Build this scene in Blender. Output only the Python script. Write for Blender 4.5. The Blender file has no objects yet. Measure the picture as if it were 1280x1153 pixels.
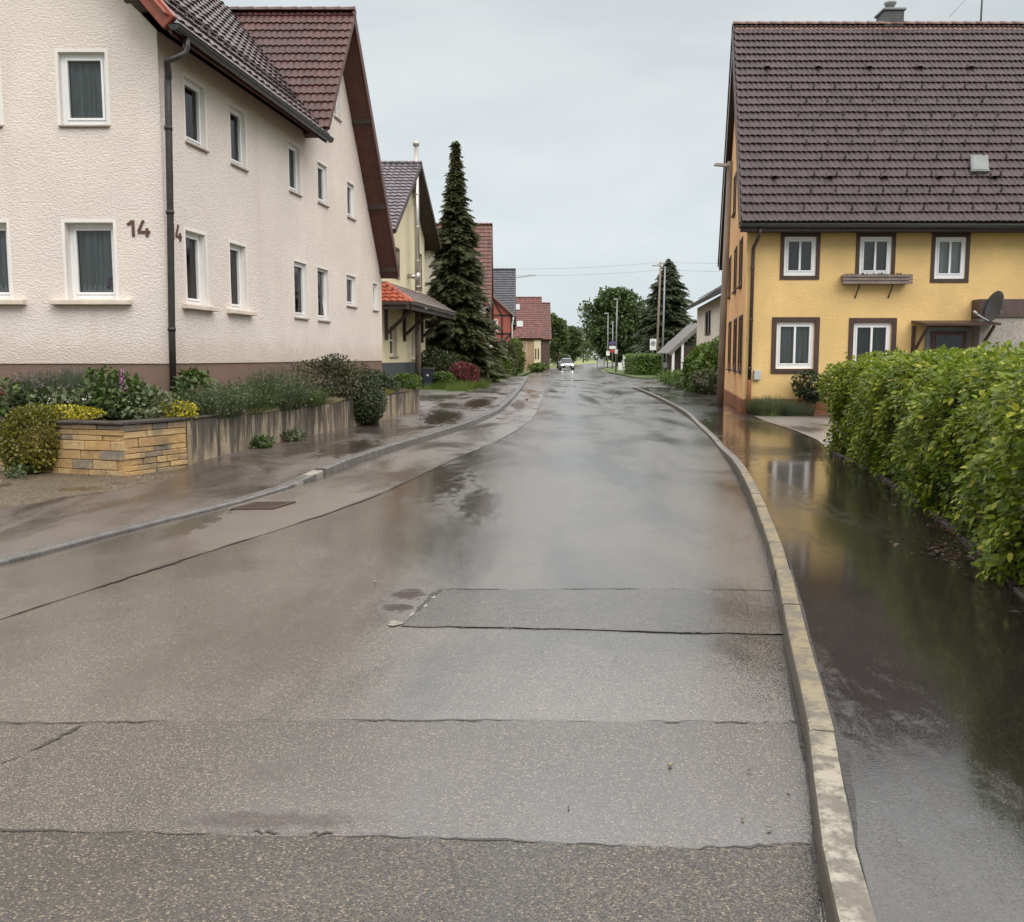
import bpy, bmesh, math, random
import numpy as np
from mathutils import Vector, Matrix
from mathutils.geometry import delaunay_2d_cdt
R=math.radians
rnd=random.Random(7); rg=np.random.default_rng(7)
S=bpy.context.scene; COL=S.collection
OFF={}
# ------------------------------------------------------------------ objects
def tag(o,label=None,cat=None,group=None,kind=None):
    if label: o['label']=label
    if cat: o['category']=cat
    if group: o['group']=group
    if kind: o['kind']=kind
    return o
def thing(name,label,cat,loc=(0,0,0),group=None):
    o=bpy.data.objects.new(name,None); COL.objects.link(o)
    o.empty_display_size=.2; o.location=loc; OFF[o.name]=Vector(loc)
    return tag(o,label,cat,group)
def link(name,me,parent=None,loc=None):
    o=bpy.data.objects.new(name,me); COL.objects.link(o)
    if parent is not None:
        o.parent=parent; OFF[o.name]=OFF[parent.name]
    else:
        OFF[o.name]=Vector(loc) if loc is not None else Vector((0,0,0))
        o.location=OFF[o.name]
    return o
def copy_tree(o,parent=None):
    c=o.copy(); COL.objects.link(c)
    if parent is not None: c.parent=parent
    for ch in [k for k in o.children]: copy_tree(ch,c)
    return c
class MB:
    """collects shapes in world coordinates, links them as one mesh"""
    def __init__(s): s.v=[]; s.f=[]; s.sm=[]
    def add(s,vs,fs,smooth=False):
        b=len(s.v); s.v+= [tuple(x) for x in vs]
        for f in fs: s.f.append(tuple(i+b for i in f)); s.sm.append(smooth)
        return s
    def hexa(s,p):
        return s.add(p,[(0,3,2,1),(4,5,6,7),(0,1,5,4),(1,2,6,5),(2,3,7,6),(3,0,4,7)])
    def box(s,x0,x1,y0,y1,z0,z1):
        return s.hexa([(x0,y0,z0),(x1,y0,z0),(x1,y1,z0),(x0,y1,z0),(x0,y0,z1),(x1,y0,z1),(x1,y1,z1),(x0,y1,z1)])
    def fbox(s,fr,s0,s1,z0,z1,d0,d1):
        q=fr.pt
        return s.hexa([q(s0,z0,d0),q(s1,z0,d0),q(s1,z0,d1),q(s0,z0,d1),q(s0,z1,d0),q(s1,z1,d0),q(s1,z1,d1),q(s0,z1,d1)])
    def bar(s,a,b,w,h,up=(0,0,1)):
        a=Vector(a);b=Vector(b);d=(b-a).normalized();u=Vector(up)
        x=d.cross(u)
        if x.length<1e-4: x=d.cross(Vector((1,0,0)))
        x.normalize(); y=x.cross(d).normalized()
        p=[]
        for c in (a,b):
            for i,j in ((-1,-1),(1,-1),(1,1),(-1,1)): p.append(c+x*(i*w/2)+y*(j*h/2))
        return s.hexa(p)
    def tube(s,path,r,n=10,cap=True):
        P=[Vector(p) for p in path]; rs=r if isinstance(r,(list,tuple)) else [r]*len(P)
        vs=[];fs=[];prev=None
        for i,p in enumerate(P):
            t=(P[min(i+1,len(P)-1)]-P[max(i-1,0)]).normalized()
            if prev is None:
                x=t.cross(Vector((0,0,1)))
                if x.length<1e-3: x=t.cross(Vector((0,1,0)))
            else: x=prev-t*prev.dot(t)
            x.normalize(); prev=x; y=t.cross(x)
            for k in range(n):
                a=2*math.pi*k/n; vs.append(p+(x*math.cos(a)+y*math.sin(a))*rs[i])
        for i in range(len(P)-1):
            for k in range(n): fs.append((i*n+k,i*n+(k+1)%n,(i+1)*n+(k+1)%n,(i+1)*n+k))
        s.add(vs,fs,True)
        if cap:
            b=len(s.v)-len(vs)
            s.f.append(tuple(b+k for k in reversed(range(n)))); s.sm.append(False)
            s.f.append(tuple(b+(len(P)-1)*n+k for k in range(n))); s.sm.append(False)
        return s
    def lathe(s,c,prof,n=20):
        vs=[];fs=[]
        for r,z in prof:
            for k in range(n):
                a=2*math.pi*k/n; vs.append((c[0]+r*math.cos(a),c[1]+r*math.sin(a),c[2]+z))
        m=len(prof)
        for i in range(m-1):
            for k in range(n): fs.append((i*n+k,i*n+(k+1)%n,(i+1)*n+(k+1)%n,(i+1)*n+k))
        return s.add(vs,fs,True)
    def prism(s,poly,vec):
        n=len(poly);v=Vector(vec)
        vs=[Vector(p) for p in poly]+[Vector(p)+v for p in poly]
        fs=[tuple(range(n)),tuple(reversed(range(n,2*n)))]+[(i,i+n,(i+1)%n+n,(i+1)%n) for i in range(n)]
        return s.add(vs,fs)
    def build(s,name,m,parent=None,loc=None,bevel=0,seg=1,label=None):
        off=OFF[parent.name] if parent is not None else (Vector(loc) if loc is not None else Vector((0,0,0)))
        me=bpy.data.meshes.new(name)
        me.from_pydata([(x-off[0],y-off[1],z-off[2]) for x,y,z in s.v],[],s.f)
        me.polygons.foreach_set('use_smooth',s.sm)
        bm=bmesh.new(); bm.from_mesh(me); bmesh.ops.recalc_face_normals(bm,faces=bm.faces); bm.to_mesh(me); bm.free()
        me.materials.append(m)
        o=link(name,me,parent,off)
        if bevel:
            b=o.modifiers.new('bevel','BEVEL'); b.width=bevel; b.segments=seg; b.limit_method='ANGLE'
        if label: o['label']=label
        return o
class Fr:
    """a vertical wall plane: s along it, z up, d outward"""
    def __init__(f,P,D,side=1):
        f.P=P;f.D=D
        l=math.hypot(*D); f.N=(D[1]/l*side,-D[0]/l*side)
    def pt(f,s,z,d=0): return Vector((f.P[0]+f.D[0]*s+f.N[0]*d,f.P[1]+f.D[1]*s+f.N[1]*d,z))
def npmesh(name,V,F,m,parent=None,loc=None,smooth=False):
    off=OFF[parent.name] if parent is not None else (Vector(loc) if loc is not None else Vector((0,0,0)))
    V=np.asarray(V,dtype=np.float32)-np.array(off[:],dtype=np.float32)
    F=np.asarray(F,dtype=np.int32); k=F.shape[1]
    me=bpy.data.meshes.new(name)
    me.vertices.add(len(V)); me.vertices.foreach_set('co',V.ravel())
    me.loops.add(F.size); me.loops.foreach_set('vertex_index',F.ravel())
    me.polygons.add(len(F)); me.polygons.foreach_set('loop_start',np.arange(0,F.size,k,dtype=np.int32))
    if smooth: me.polygons.foreach_set('use_smooth',np.ones(len(F),dtype=bool))
    me.update(calc_edges=True)
    for mm in (m if isinstance(m,(list,tuple)) else [m]): me.materials.append(mm)
    return link(name,me,parent,off)
# ------------------------------------------------------------------ materials
def newmat(name):
    m=bpy.data.materials.new(name); m.use_nodes=True
    nt=m.node_tree; b=nt.nodes['Principled BSDF']
    return m,nt,b
class NT:
    def __init__(s,nt): s.nt=nt
    def n(s,t,**k):
        x=s.nt.nodes.new(t)
        for a,v in k.items():
            if hasattr(x,a): setattr(x,a,v)
        return x
    def put(s,sock,v):
        if hasattr(v,'is_output'): s.nt.links.new(v,sock)
        else: sock.default_value=v
    def math(s,op,a,b=0.0,clamp=False):
        x=s.n('ShaderNodeMath',operation=op); x.use_clamp=clamp
        s.put(x.inputs[0],a); s.put(x.inputs[1],b); return x.outputs[0]
    def mix(s,f,a,b,bl='MIX'):
        x=s.n('ShaderNodeMix',data_type='RGBA',blend_type=bl)
        s.put(x.inputs[0],f); s.put(x.inputs[6],a if hasattr(a,'is_output') else (*a[:3],1)); s.put(x.inputs[7],b if hasattr(b,'is_output') else (*b[:3],1))
        return x.outputs[2]
    def mr(s,v,a,b,c=0.,d=1.,smooth=True):
        x=s.n('ShaderNodeMapRange'); x.interpolation_type='SMOOTHSTEP' if smooth else 'LINEAR'
        s.put(x.inputs[0],v)
        for i,k in enumerate((a,b,c,d)): s.put(x.inputs[i+1],k)
        return x.outputs[0]
    def coord(s,scale=(1,1,1),rot=(0,0,0),loc=(0,0,0)):
        c=s.n('ShaderNodeTexCoord'); m=s.n('ShaderNodeMapping')
        m.inputs['Scale'].default_value=scale; m.inputs['Rotation'].default_value=rot; m.inputs['Location'].default_value=loc
        s.nt.links.new(c.outputs['Object'],m.inputs[0]); return m.outputs[0]
    def noise(s,vec,scale,detail=4,rough=.55,dist=0):
        x=s.n('ShaderNodeTexNoise'); s.put(x.inputs['Vector'],vec)
        x.inputs['Scale'].default_value=scale; x.inputs['Detail'].default_value=detail
        x.inputs['Roughness'].default_value=rough; x.inputs['Distortion'].default_value=dist
        return x.outputs[0]
    def vor(s,vec,scale,feature='F1'):
        x=s.n('ShaderNodeTexVoronoi',feature=feature); s.put(x.inputs['Vector'],vec); x.inputs['Scale'].default_value=scale
        return x
    def bump(s,h,strength,dist,nrm=None):
        x=s.n('ShaderNodeBump'); s.put(x.inputs['Height'],h); s.put(x.inputs['Strength'],strength)
        x.inputs['Distance'].default_value=dist
        if nrm is not None: s.nt.links.new(nrm,x.inputs['Normal'])
        return x.outputs[0]
def plain(name,c,rough=.6,var=.15,vs=3.,bump=0.,bs=60.,metal=0.,spec=.5,stretch=(1,1,1)):
    m,nt,b=newmat(name); t=NT(nt); co=t.coord(stretch)
    a=t.noise(co,vs,6); a2=t.noise(co,vs*9,3)
    f=t.math('ADD',t.math('MULTIPLY',a,.65),t.math('MULTIPLY',a2,.35))
    lo=[x*(1-var) for x in c]; hi=[min(1,x*(1+var)) for x in c]
    nt.links.new(t.mix(t.mr(f,.3,.7),lo,hi),b.inputs['Base Color'])
    t.put(b.inputs['Roughness'],t.mr(a2,.3,.7,max(.02,rough-.07),min(1,rough+.07)))
    b.inputs['Metallic'].default_value=metal; b.inputs['Specular IOR Level'].default_value=spec
    if bump: nt.links.new(t.bump(t.noise(co,bs,4),1.,bump),b.inputs['Normal'])
    return m
def plaster(name,c,stretch=(1,1,2.6),scale=9.,depth=.012,dirt=(.55,.47,.4),streak=.25,var=.05,base=None):
    m,nt,b=newmat(name); t=NT(nt); co=t.coord()
    cs=t.coord(stretch)
    n1=t.noise(cs,scale,5,.6,.4); n2=t.noise(co,90,3)
    big=t.noise(co,.7,5,.6); st=t.noise(t.coord((1,1,.12)),2.2,4,.6)
    col=t.mix(t.mr(big,.35,.7),[x*(1-var) for x in c],[min(1,x*(1+var)) for x in c])
    col=t.mix(t.math('MULTIPLY',t.mr(st,.5,.8),streak),col,[c[i]*dirt[i]*1.3 for i in range(3)])
    col=t.mix(t.mr(n1,.25,.45,.12,0.),col,[x*.6 for x in c])
    if base is not None:  # rain splash and grime just above the plinth
        g=t.n('ShaderNodeNewGeometry'); z=t.n('ShaderNodeSeparateXYZ'); nt.links.new(g.outputs['Position'],z.inputs[0])
        sp=t.math('MULTIPLY',t.mr(t.math('ADD',z.outputs[2],t.math('MULTIPLY',t.noise(co,3,5,.7),-.7)),base-.35,base+.25,.55,0.),t.mr(n2,.3,.6,.5,1.))
        col=t.mix(sp,col,[c[0]*.62,c[1]*.54,c[2]*.45])
    nt.links.new(col,b.inputs['Base Color']); b.inputs['Roughness'].default_value=.85
    b.inputs['Specular IOR Level'].default_value=.25
    h=t.math('ADD',t.mr(n1,.3,.7),t.math('MULTIPLY',n2,.12))
    nt.links.new(t.bump(h,1.,depth),b.inputs['Normal'])
    return m
def asphalt(name,base,agg,frac,aggc,r_lo,r_hi,wet=(.6,.25),puddles=(),bumpd=.002,dark=.55,seed=0.,ior=2.8,wave=.002,stains=()):
    m,nt,b=newmat(name); t=NT(nt); co=t.coord(loc=(seed,seed*.7,0))
    v=t.vor(co,agg); v2=t.vor(co,agg*.47)
    sep=t.n('ShaderNodeSeparateColor'); nt.links.new(v.outputs['Color'],sep.inputs[0])
    sep2=t.n('ShaderNodeSeparateColor'); nt.links.new(v2.outputs['Color'],sep2.inputs[0])
    big=t.noise(co,.35,5,.6); mid=t.noise(co,2.3,6,.65); fine=t.noise(co,70,3)
    col=t.mix(t.mr(mid,.3,.72),[x*.78 for x in base],[x*1.22 for x in base])
    col=t.mix(t.math('MULTIPLY',t.mr(fine,.35,.7),.5),col,[x*1.6 for x in base])
    st=t.math('MULTIPLY',t.mr(sep.outputs[0],1-frac*1.6,1-frac*.4),t.mr(v.outputs['Distance'],.3,.6,1.,0.))
    ag=t.mix(sep.outputs[1],[x*.65 for x in aggc],[min(.7,aggc[0]*1.25),aggc[1]*1.1,aggc[2]*.85])
    col=t.mix(t.math('MULTIPLY',st,.9),col,ag)
    st2=t.math('MULTIPLY',t.mr(sep2.outputs[1],1-frac*.3,1-frac*.15),t.mr(v2.outputs['Distance'],.25,.4,1.,0.))
    col=t.mix(t.math('MULTIPLY',st2,.45),col,[min(.6,x*1.25) for x in aggc])
    holes=t.mr(sep.outputs[2],.7,.92,0.,.8)
    col=t.mix(holes,col,[x*.35 for x in base])
    # wetness: broad noise lengthened along the street + puddles that lie where water gathers
    wn=t.noise(t.coord((1,.33,1),loc=(seed+3,1,0)),wet[1]*2,6,.6,.6)
    w=t.mr(wn,wet[0]-.12,wet[0]+.14)
    geo=t.n('ShaderNodeNewGeometry'); xyz=t.n('ShaderNodeSeparateXYZ'); nt.links.new(geo.outputs['Position'],xyz.inputs[0])
    pd=None
    if puddles:
        wob=t.math('MULTIPLY',t.math('SUBTRACT',t.noise(t.coord((2.6,1.1,1),(0,0,R(-14))),2.6,9,.75,.4),.5),3.)
        for (px,py,rx,ry) in puddles:
            dx=t.math('DIVIDE',t.math('SUBTRACT',xyz.outputs[0],px),rx)
            dy=t.math('DIVIDE',t.math('SUBTRACT',xyz.outputs[1],py),ry)
            q=t.math('SQRT',t.math('ADD',t.math('MULTIPLY',dx,dx),t.math('MULTIPLY',dy,dy)))
            q=t.mr(t.math('ADD',q,wob),.5,1.1,1.,0.)
            pd=q if pd is None else t.math('MAXIMUM',pd,q)
    else:
        pd=0.0
    wt=t.math('MAXIMUM',w,pd) if puddles else w
    col=t.mix(t.math('MULTIPLY',wt,1-dark),col,(0.012,.011,.01))
    sd=None
    if stains:  # tarry, worn-out spots with frayed edges
        wb=t.math('MULTIPLY',t.math('SUBTRACT',t.noise(co,9,8,.75),.5),2.6)
        for (px,py,rx,ry,am) in stains:
            dx=t.math('DIVIDE',t.math('SUBTRACT',xyz.outputs[0],px),rx); dy=t.math('DIVIDE',t.math('SUBTRACT',xyz.outputs[1],py),ry)
            q=t.mr(t.math('ADD',t.math('SQRT',t.math('ADD',t.math('MULTIPLY',dx,dx),t.math('MULTIPLY',dy,dy))),wb),.45,1.2,am*.95,0.)
            sd=q if sd is None else t.math('MAXIMUM',sd,q)
        col=t.mix(sd,col,(.022,.010,.008))
        t.put(b.inputs['Specular IOR Level'],t.mr(sd,0.,1.,.5,.08,False))
    nt.links.new(col,b.inputs['Base Color'])
    rr=t.mr(wt,0.,1.,r_hi,r_lo,False)
    if puddles: rr=t.mr(pd,.1,1.,rr,max(.06,r_lo*.75),False)
    t.put(b.inputs['Roughness'],rr)
    b.inputs['IOR'].default_value=ior
    if stains: t.put(b.inputs['Roughness'],t.mr(sd,0.,1.,rr,.65,False))
    h=t.math('ADD',t.mr(v.outputs['Distance'],0.,.6,1.,0.),t.math('MULTIPLY',fine,.6))
    h=t.math('MULTIPLY',h,t.math('SUBTRACT',1.,t.math('MULTIPLY',wt,.7)))
    nb=t.bump(t.noise(co,1.1,4),.5,wave)
    nt.links.new(t.bump(h,.8,bumpd,nb),b.inputs['Normal'])
    return m
def leafmat(name,c1,c2,rough=.42,tr=.25,c3=None,spec=.4):
    m,nt,b=newmat(name); t=NT(nt)
    g=t.n('ShaderNodeNewGeometry'); r=g.outputs['Random Per Island']
    n=t.noise(t.coord(),1.7,3)
    f=t.math('ADD',t.math('MULTIPLY',r,.6),t.math('MULTIPLY',t.mr(n,.3,.7),.4))
    col=t.mix(f,c1,c2)
    if c3: col=t.mix(t.mr(r,.86,.92,0.,.9),col,c3)
    nt.links.new(col,b.inputs['Base Color']); b.inputs['Roughness'].default_value=rough; b.inputs['Specular IOR Level'].default_value=spec
    if tr:
        x=t.n('ShaderNodeBsdfTranslucent'); nt.links.new(t.mix(.4,col,(.2,.28,.04)),x.inputs[0])
        ms=t.n('ShaderNodeMixShader'); ms.inputs[0].default_value=tr
        nt.links.new(b.outputs[0],ms.inputs[1]); nt.links.new(x.outputs[0],ms.inputs[2])
        nt.links.new(ms.outputs[0],nt.nodes['Material Output'].inputs[0])
    return m
def tilemat(name,c,c2,rough=.35,moss=None):
    m,nt,b=newmat(name); t=NT(nt); co=t.coord()
    g=t.n('ShaderNodeNewGeometry')
    col=t.mix(g.outputs['Random Per Island'],[x*.72 for x in c],[x*1.3 for x in c])
    big=t.noise(co,.55,6,.65); col=t.mix(t.mr(big,.45,.75,0.,.75),col,c2)
    fn=t.noise(co,16,5); col=t.mix(t.mr(fn,.55,.8,0.,.55),col,moss or [x*.45 for x in c])
    nt.links.new(col,b.inputs['Base Color']); t.put(b.inputs['Roughness'],t.mr(fn,.3,.7,rough-.1,rough+.15))
    nt.links.new(t.bump(fn,.5,.004),b.inputs['Normal']); return m
def glassmat(name,tint=(.75,.78,.78)):
    m,nt,b=newmat(name); nt.nodes.remove(b); t=NT(nt)
    tr=t.n('ShaderNodeBsdfTransparent'); tr.inputs[0].default_value=(*tint,1)
    gl=t.n('ShaderNodeBsdfGlossy'); gl.inputs['Roughness'].default_value=.015
    nb=t.bump(t.noise(t.coord(),1.3,2),.25,.01); nt.links.new(nb,gl.inputs['Normal'])
    fr=t.n('ShaderNodeFresnel'); fr.inputs[0].default_value=1.5
    ms=t.n('ShaderNodeMixShader'); nt.links.new(fr.outputs[0],ms.inputs[0]); nt.links.new(tr.outputs[0],ms.inputs[1]); nt.links.new(gl.outputs[0],ms.inputs[2])
    nt.links.new(ms.outputs[0],nt.nodes['Material Output'].inputs[0]); return m
def emat(name,c,s):
    m,nt,b=newmat(name); b.inputs['Emission Color'].default_value=(*c,1); b.inputs['Emission Strength'].default_value=s; return m
def brickstone(name):
    m,nt,b=newmat(name); t=NT(nt); co=t.coord()
    g=t.n('ShaderNodeNewGeometry'); r=g.outputs['Random Per Island']
    rp=t.n('ShaderNodeValToRGB'); nt.links.new(r,rp.inputs[0]); e=rp.color_ramp.elements; e[0].position=0; e[0].color=(.23,.185,.135,1); e[1].position=1; e[1].color=(.44,.27,.11,1)
    for p,c in ((.18,(.19,.165,.14,1)),(.2,(.50,.30,.115,1)),(.45,(.36,.22,.10,1)),(.62,(.54,.37,.17,1)),(.8,(.42,.30,.16,1))): x=e.new(p); x.color=c
    n=t.noise(co,9,8,.7); n2=t.noise(co,26,6,.7); n3=t.noise(co,2.4,5,.6)
    col=t.mix(t.mr(n,.42,.7,0,.6),rp.outputs[0],(.58,.41,.19)); col=t.mix(t.mr(n2,.5,.72,0,.65),col,(.16,.115,.065)); col=t.mix(t.mr(n3,.5,.68,0,.6),col,(.13,.115,.095))
    z=t.n('ShaderNodeSeparateXYZ'); nt.links.new(g.outputs['Position'],z.inputs[0])
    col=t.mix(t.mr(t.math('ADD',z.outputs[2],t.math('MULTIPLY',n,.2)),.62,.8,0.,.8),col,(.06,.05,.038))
    nt.links.new(col,b.inputs['Base Color']); b.inputs['Roughness'].default_value=.6
    nt.links.new(t.bump(t.math('ADD',n,t.math('MULTIPLY',n2,.6)),1.,.016),b.inputs['Normal']); return m
def streakconcrete(name):
    """old concrete: mottled, with dirty runs of uneven length coming down from the coping"""
    m,nt,b=newmat(name); t=NT(nt); co=t.coord()
    n=t.noise(co,4.5,8,.72); f=t.noise(co,22,6,.7); big=t.noise(co,1.1,5,.6)
    col=t.mix(t.mr(n,.32,.68),(.22,.175,.12),(.42,.345,.25))
    col=t.mix(t.mr(f,.52,.72,0,.6),col,(.11,.09,.065))
    col=t.mix(t.mr(big,.5,.7,0,.7),col,(.21,.175,.075))
    g=t.n('ShaderNodeNewGeometry'); x=t.n('ShaderNodeSeparateXYZ'); nt.links.new(g.outputs['Position'],x.inputs[0])
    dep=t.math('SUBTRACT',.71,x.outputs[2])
    for sc,lo,hi,ln,k,c in ((5.,.44,.74,1.4,.8,(.045,.038,.032)),(13.,.42,.75,1.1,.7,(.06,.05,.04)),(2.2,.45,.7,2.2,.6,(.055,.05,.042)),(9.,.55,.75,1.6,.6,(.42,.36,.27))):
        r=t.noise(t.coord((1,1,.06),loc=(sc,2*sc,0)),sc,3,.6,.15)
        L=t.math('MULTIPLY',t.mr(r,lo,hi,0.,1.,False),ln)
        e=t.math('SUBTRACT',L,t.math('ADD',dep,t.math('MULTIPLY',t.math('SUBTRACT',f,.5),.35)))
        col=t.mix(t.math('MULTIPLY',t.mr(e,-.02,.28),k),col,c)
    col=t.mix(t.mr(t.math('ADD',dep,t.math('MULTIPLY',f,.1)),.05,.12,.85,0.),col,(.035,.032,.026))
    nt.links.new(col,b.inputs['Base Color']); b.inputs['Roughness'].default_value=.6
    nt.links.new(t.bump(t.math('ADD',n,f),.8,.008),b.inputs['Normal']); return m
M={}
M['white_plaster']=plaster('white_roughcast',(.775,.70,.64),stretch=(1,1,1.8),scale=19.,depth=.008,streak=.22,var=.045,base=1.5)
M['brown_plinth']=plaster('brown_plinth',(.205,.14,.108),scale=22,depth=.003,streak=.35)
M['smooth_white']=plain('smooth_reveal',(.78,.74,.70),.7,.04,4,.001)
M['sill_cream']=plain('sill_cream',(.66,.57,.48),.6,.12,5,.002)
M['sill_grey']=plain('sill_grey',(.36,.29,.25),.5,.15)
M['upvc']=plain('white_upvc',(.82,.83,.84),.25,.03,6)
M['glass']=glassmat('window_glass')
M['curtain']=plain('net_curtain',(.46,.46,.465),.9,.55,16,stretch=(1,1,.015))  # fold shading painted in as vertical streaks, here and in the next two
M['curtain_light']=plain('pale_net_curtain',(.75,.75,.74),.9,.35,16,stretch=(1,1,.015))
M['curtain_dark']=plain('dark_net_curtain',(.12,.12,.12),.9,.6,16,stretch=(1,1,.015))
M['dark_room']=plain('room_dark',(.02,.02,.022),.9)
M['brown_paint']=plain('brown_numeral',(.10,.045,.028),.6,.1)
M['dark_metal']=plain('dark_pipe',(.035,.03,.028),.38,.35,7,.001,40,.3)
M['gutter_metal']=plain('gutter_metal',(.03,.034,.035),.3,.3,6,0,60,.4)
M['red_wood']=plain('red_brown_wood',(.078,.024,.017),.5,.3,4,.003,30,stretch=(1,1,1))
M['dark_wood']=plain('dark_brown_wood',(.035,.02,.016),.55,.3,4,.003,30)
M['verge_red']=plain('verge_red',(.27,.062,.032),.4,.25,6,.003,30)
M['tile_dark']=tilemat('main_roof_tile',(.058,.037,.04),(.07,.046,.05),.42)
M['tile_red']=tilemat('cross_gable_tile',(.074,.029,.027),(.055,.028,.03),.42)
M['tile_brown']=tilemat('big_roof_tile',(.040,.025,.027),(.052,.034,.036),.5,(.035,.03,.027))
M['tile_ridge']=tilemat('ridge_tile',(.16,.085,.06),(.12,.07,.055),.45)
M['tile_grey']=tilemat('grey_tile',(.10,.085,.10),(.08,.07,.085),.3)
M['tile_orange']=tilemat('orange_tile',(.30,.062,.026),(.21,.055,.03),.42)
M['tile_pent']=tilemat('weathered_tile',(.17,.14,.125),(.12,.10,.09),.45)
M['tile_barn']=tilemat('barn_tile',(.11,.048,.038),(.15,.055,.034),.4)
M['tile_slate']=tilemat('dark_grey_tile',(.05,.055,.065),(.06,.06,.07),.4)
M['tile_farred']=tilemat('faded_red_tile',(.135,.052,.043),(.11,.046,.04),.45)
M['cream']=plaster('cream_plaster',(.74,.66,.46),scale=14,depth=.006,streak=.12)
M['cream_pale']=plaster('pale_cream_plaster',(.74,.69,.58),scale=14,depth=.006,streak=.2)
M['grey_plinth']=plain('grey_plinth',(.075,.08,.092),.6,.2,4,.003)
M['steel']=plain('stainless_flue',(.50,.48,.46),.38,.08,3,0,60,1.)
M['yellow']=plaster('yellow_plaster',(.73,.51,.225),stretch=(1,1,2.2),scale=8,depth=.004,streak=.16,var=.09)
M['peach']=plaster('peach_plaster',(.72,.43,.21),stretch=(1,1,1.6),scale=8,depth=.004,streak=.3,var=.08)
M['rust_plinth']=plaster('rust_plinth',(.25,.105,.055),scale=14,depth=.008,streak=.45,var=.15)
M['win_brown']=plain('brown_window_trim',(.055,.028,.02),.5,.2)
M['pebbledash']=asphalt('pebbledash',(.22,.19,.16),42,.5,(.42,.37,.31),.7,.8,bumpd=.006)
M['band_brown']=plain('brown_band',(.085,.055,.05),.5,.2)
M['grey_wood']=plain('weathered_wood',(.19,.15,.13),.75,.35,6,.004,20)
M['pole_wood']=plain('pole_timber',(.23,.18,.14),.7,.35,3,.005,22,stretch=(4,4,.35))
M['galv']=plain('galvanised_steel',(.25,.26,.27),.5,.12,5,0,60,.25)
M['lamp_grey']=plain('grey_lamp',(.45,.47,.48),.4,.1)
M['dish_grey']=plain('grey_dish',(.07,.075,.08),.4,.15)
M['white_paint']=plain('white_paint',(.75,.76,.76),.4,.06)
M['black_paint']=plain('black_paint',(.02,.02,.022),.4)
M['sign_blue']=plain('sign_violet',(.10,.07,.2),.4)
M['sign_red']=plain('sign_red',(.35,.05,.04),.4)
M['sign_grey']=plain('sign_dark_grey',(.07,.07,.075),.5)
M['chimney_dark']=plain('chimney_cladding',(.05,.05,.055),.5,.25,5,.004)
M['lead']=plain('lead_flashing',(.17,.18,.19),.5,.2)
M['half_red']=plaster('red_infill',(.40,.12,.095),scale=12,depth=.005,streak=.2)
M['tan_wall']=plaster('tan_plaster',(.40,.29,.19),scale=10,depth=.006,streak=.4,var=.15)
M['barn_wood']=plain('brown_barn_boards',(.09,.055,.045),.7,.3,4,.006,20,stretch=(6,6,.4))
M['stone']=brickstone('yellow_stone')
M['concrete_wall']=streakconcrete('streaked_concrete')
M['coping']=plain('mossy_coping',(.045,.036,.03),.75,.5,5,.012,18)
M['soil']=plain('planting_soil',(.05,.036,.026),.9,.4,5,.02,14)
M['bin_blue']=plain('dark_blue_plastic',(.018,.022,.045),.45,.15)
M['rust']=plain('rusty_iron',(.07,.042,.034),.5,.4,14,.003,40,.3)
M['rubber']=plain('tyre_rubber',(.02,.02,.02),.7)
M['car_silver']=plain('silver_car_paint',(.42,.44,.47),.25,.04,3,0,60,.6)
M['car_glass']=plain('car_glass',(.02,.025,.03),.08)
M['headlamp']=emat('headlamp',(1,.97,.92),18.)
M['bark']=plain('bark',(.07,.05,.038),.85,.4,6,.02,16)
M['solar']=plain('solar_panel',(.03,.035,.06),.1,.2)
M['sky_glass']=plain('skylight_glass',(.16,.18,.18),.35)
PUD=[(-1.15,12.2,.65,2.4),(-.35,10.2,.25,1.4),(2.95,37,.28,5.5),(4.7,43,.5,3.2),(1.95,45,.25,2.2),(4.4,66,1.2,2.5),(.05,25.5,.2,1.4),(2.1,3.62,.1,.05)]
STAIN=[(-.71,6.28,.14,.2,1.),(-.73,5.93,.12,.16,1.),(-2.0,3.14,.2,.1,.4),(-.85,3.12,.35,.07,.5),(-1.9,4.55,.12,.3,.3),(-.95,3.5,.12,.16,.25),(1.25,26.1,.3,.6,.8)]
M['road']=asphalt('wet_asphalt',(.060,.048,.039),135,.32,(.31,.27,.21),.13,.25,(.53,.4),PUD,.0012,stains=STAIN)
M['road_coarse']=asphalt('coarse_asphalt',(.046,.039,.033),130,.28,(.30,.265,.21),.20,.30,(.62,.4),bumpd=.0022,seed=4.,ior=1.62,stains=STAIN)
M['road_smooth']=asphalt('patched_asphalt',(.052,.043,.037),140,.28,(.29,.26,.21),.13,.22,(.54,.5),bumpd=.0013,seed=9.,ior=2.15,stains=STAIN)
M['road_strip']=asphalt('gutter_strip_asphalt',(.098,.080,.065),120,.20,(.25,.21,.17),.13,.30,(.53,.45),[(-3.1,9.0,.22,1.1),(.9,44,.3,7),(.25,32,.25,4)],.0016,seed=2.)
M['pave_wet']=asphalt('soaked_pavement',(.030,.025,.022),130,.12,(.13,.115,.10),.10,.22,(.5,.5),[(2.3,5,1.2,5),(3.9,11,1.1,5),(5.0,19,1.0,6)],.0004,seed=6.,ior=1.7)
M['pave_left']=asphalt('pavement_asphalt',(.082,.062,.054),110,.10,(.17,.14,.12),.15,.34,(.52,.5),[(-2.7,15.6,.5,1.6),(-1.75,23.5,.55,3.2),(-3.4,17.5,.35,1.5),(-1.1,31,.5,4)],.001,seed=3.)
M['dirt']=asphalt('wet_gravel_dirt',(.085,.066,.044),60,.34,(.36,.30,.20),.22,.6,(.6,.9),[(-7.0,11.6,.9,.35),(-5.2,11.3,.35,.22)],.008,seed=5.,ior=1.45)
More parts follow.
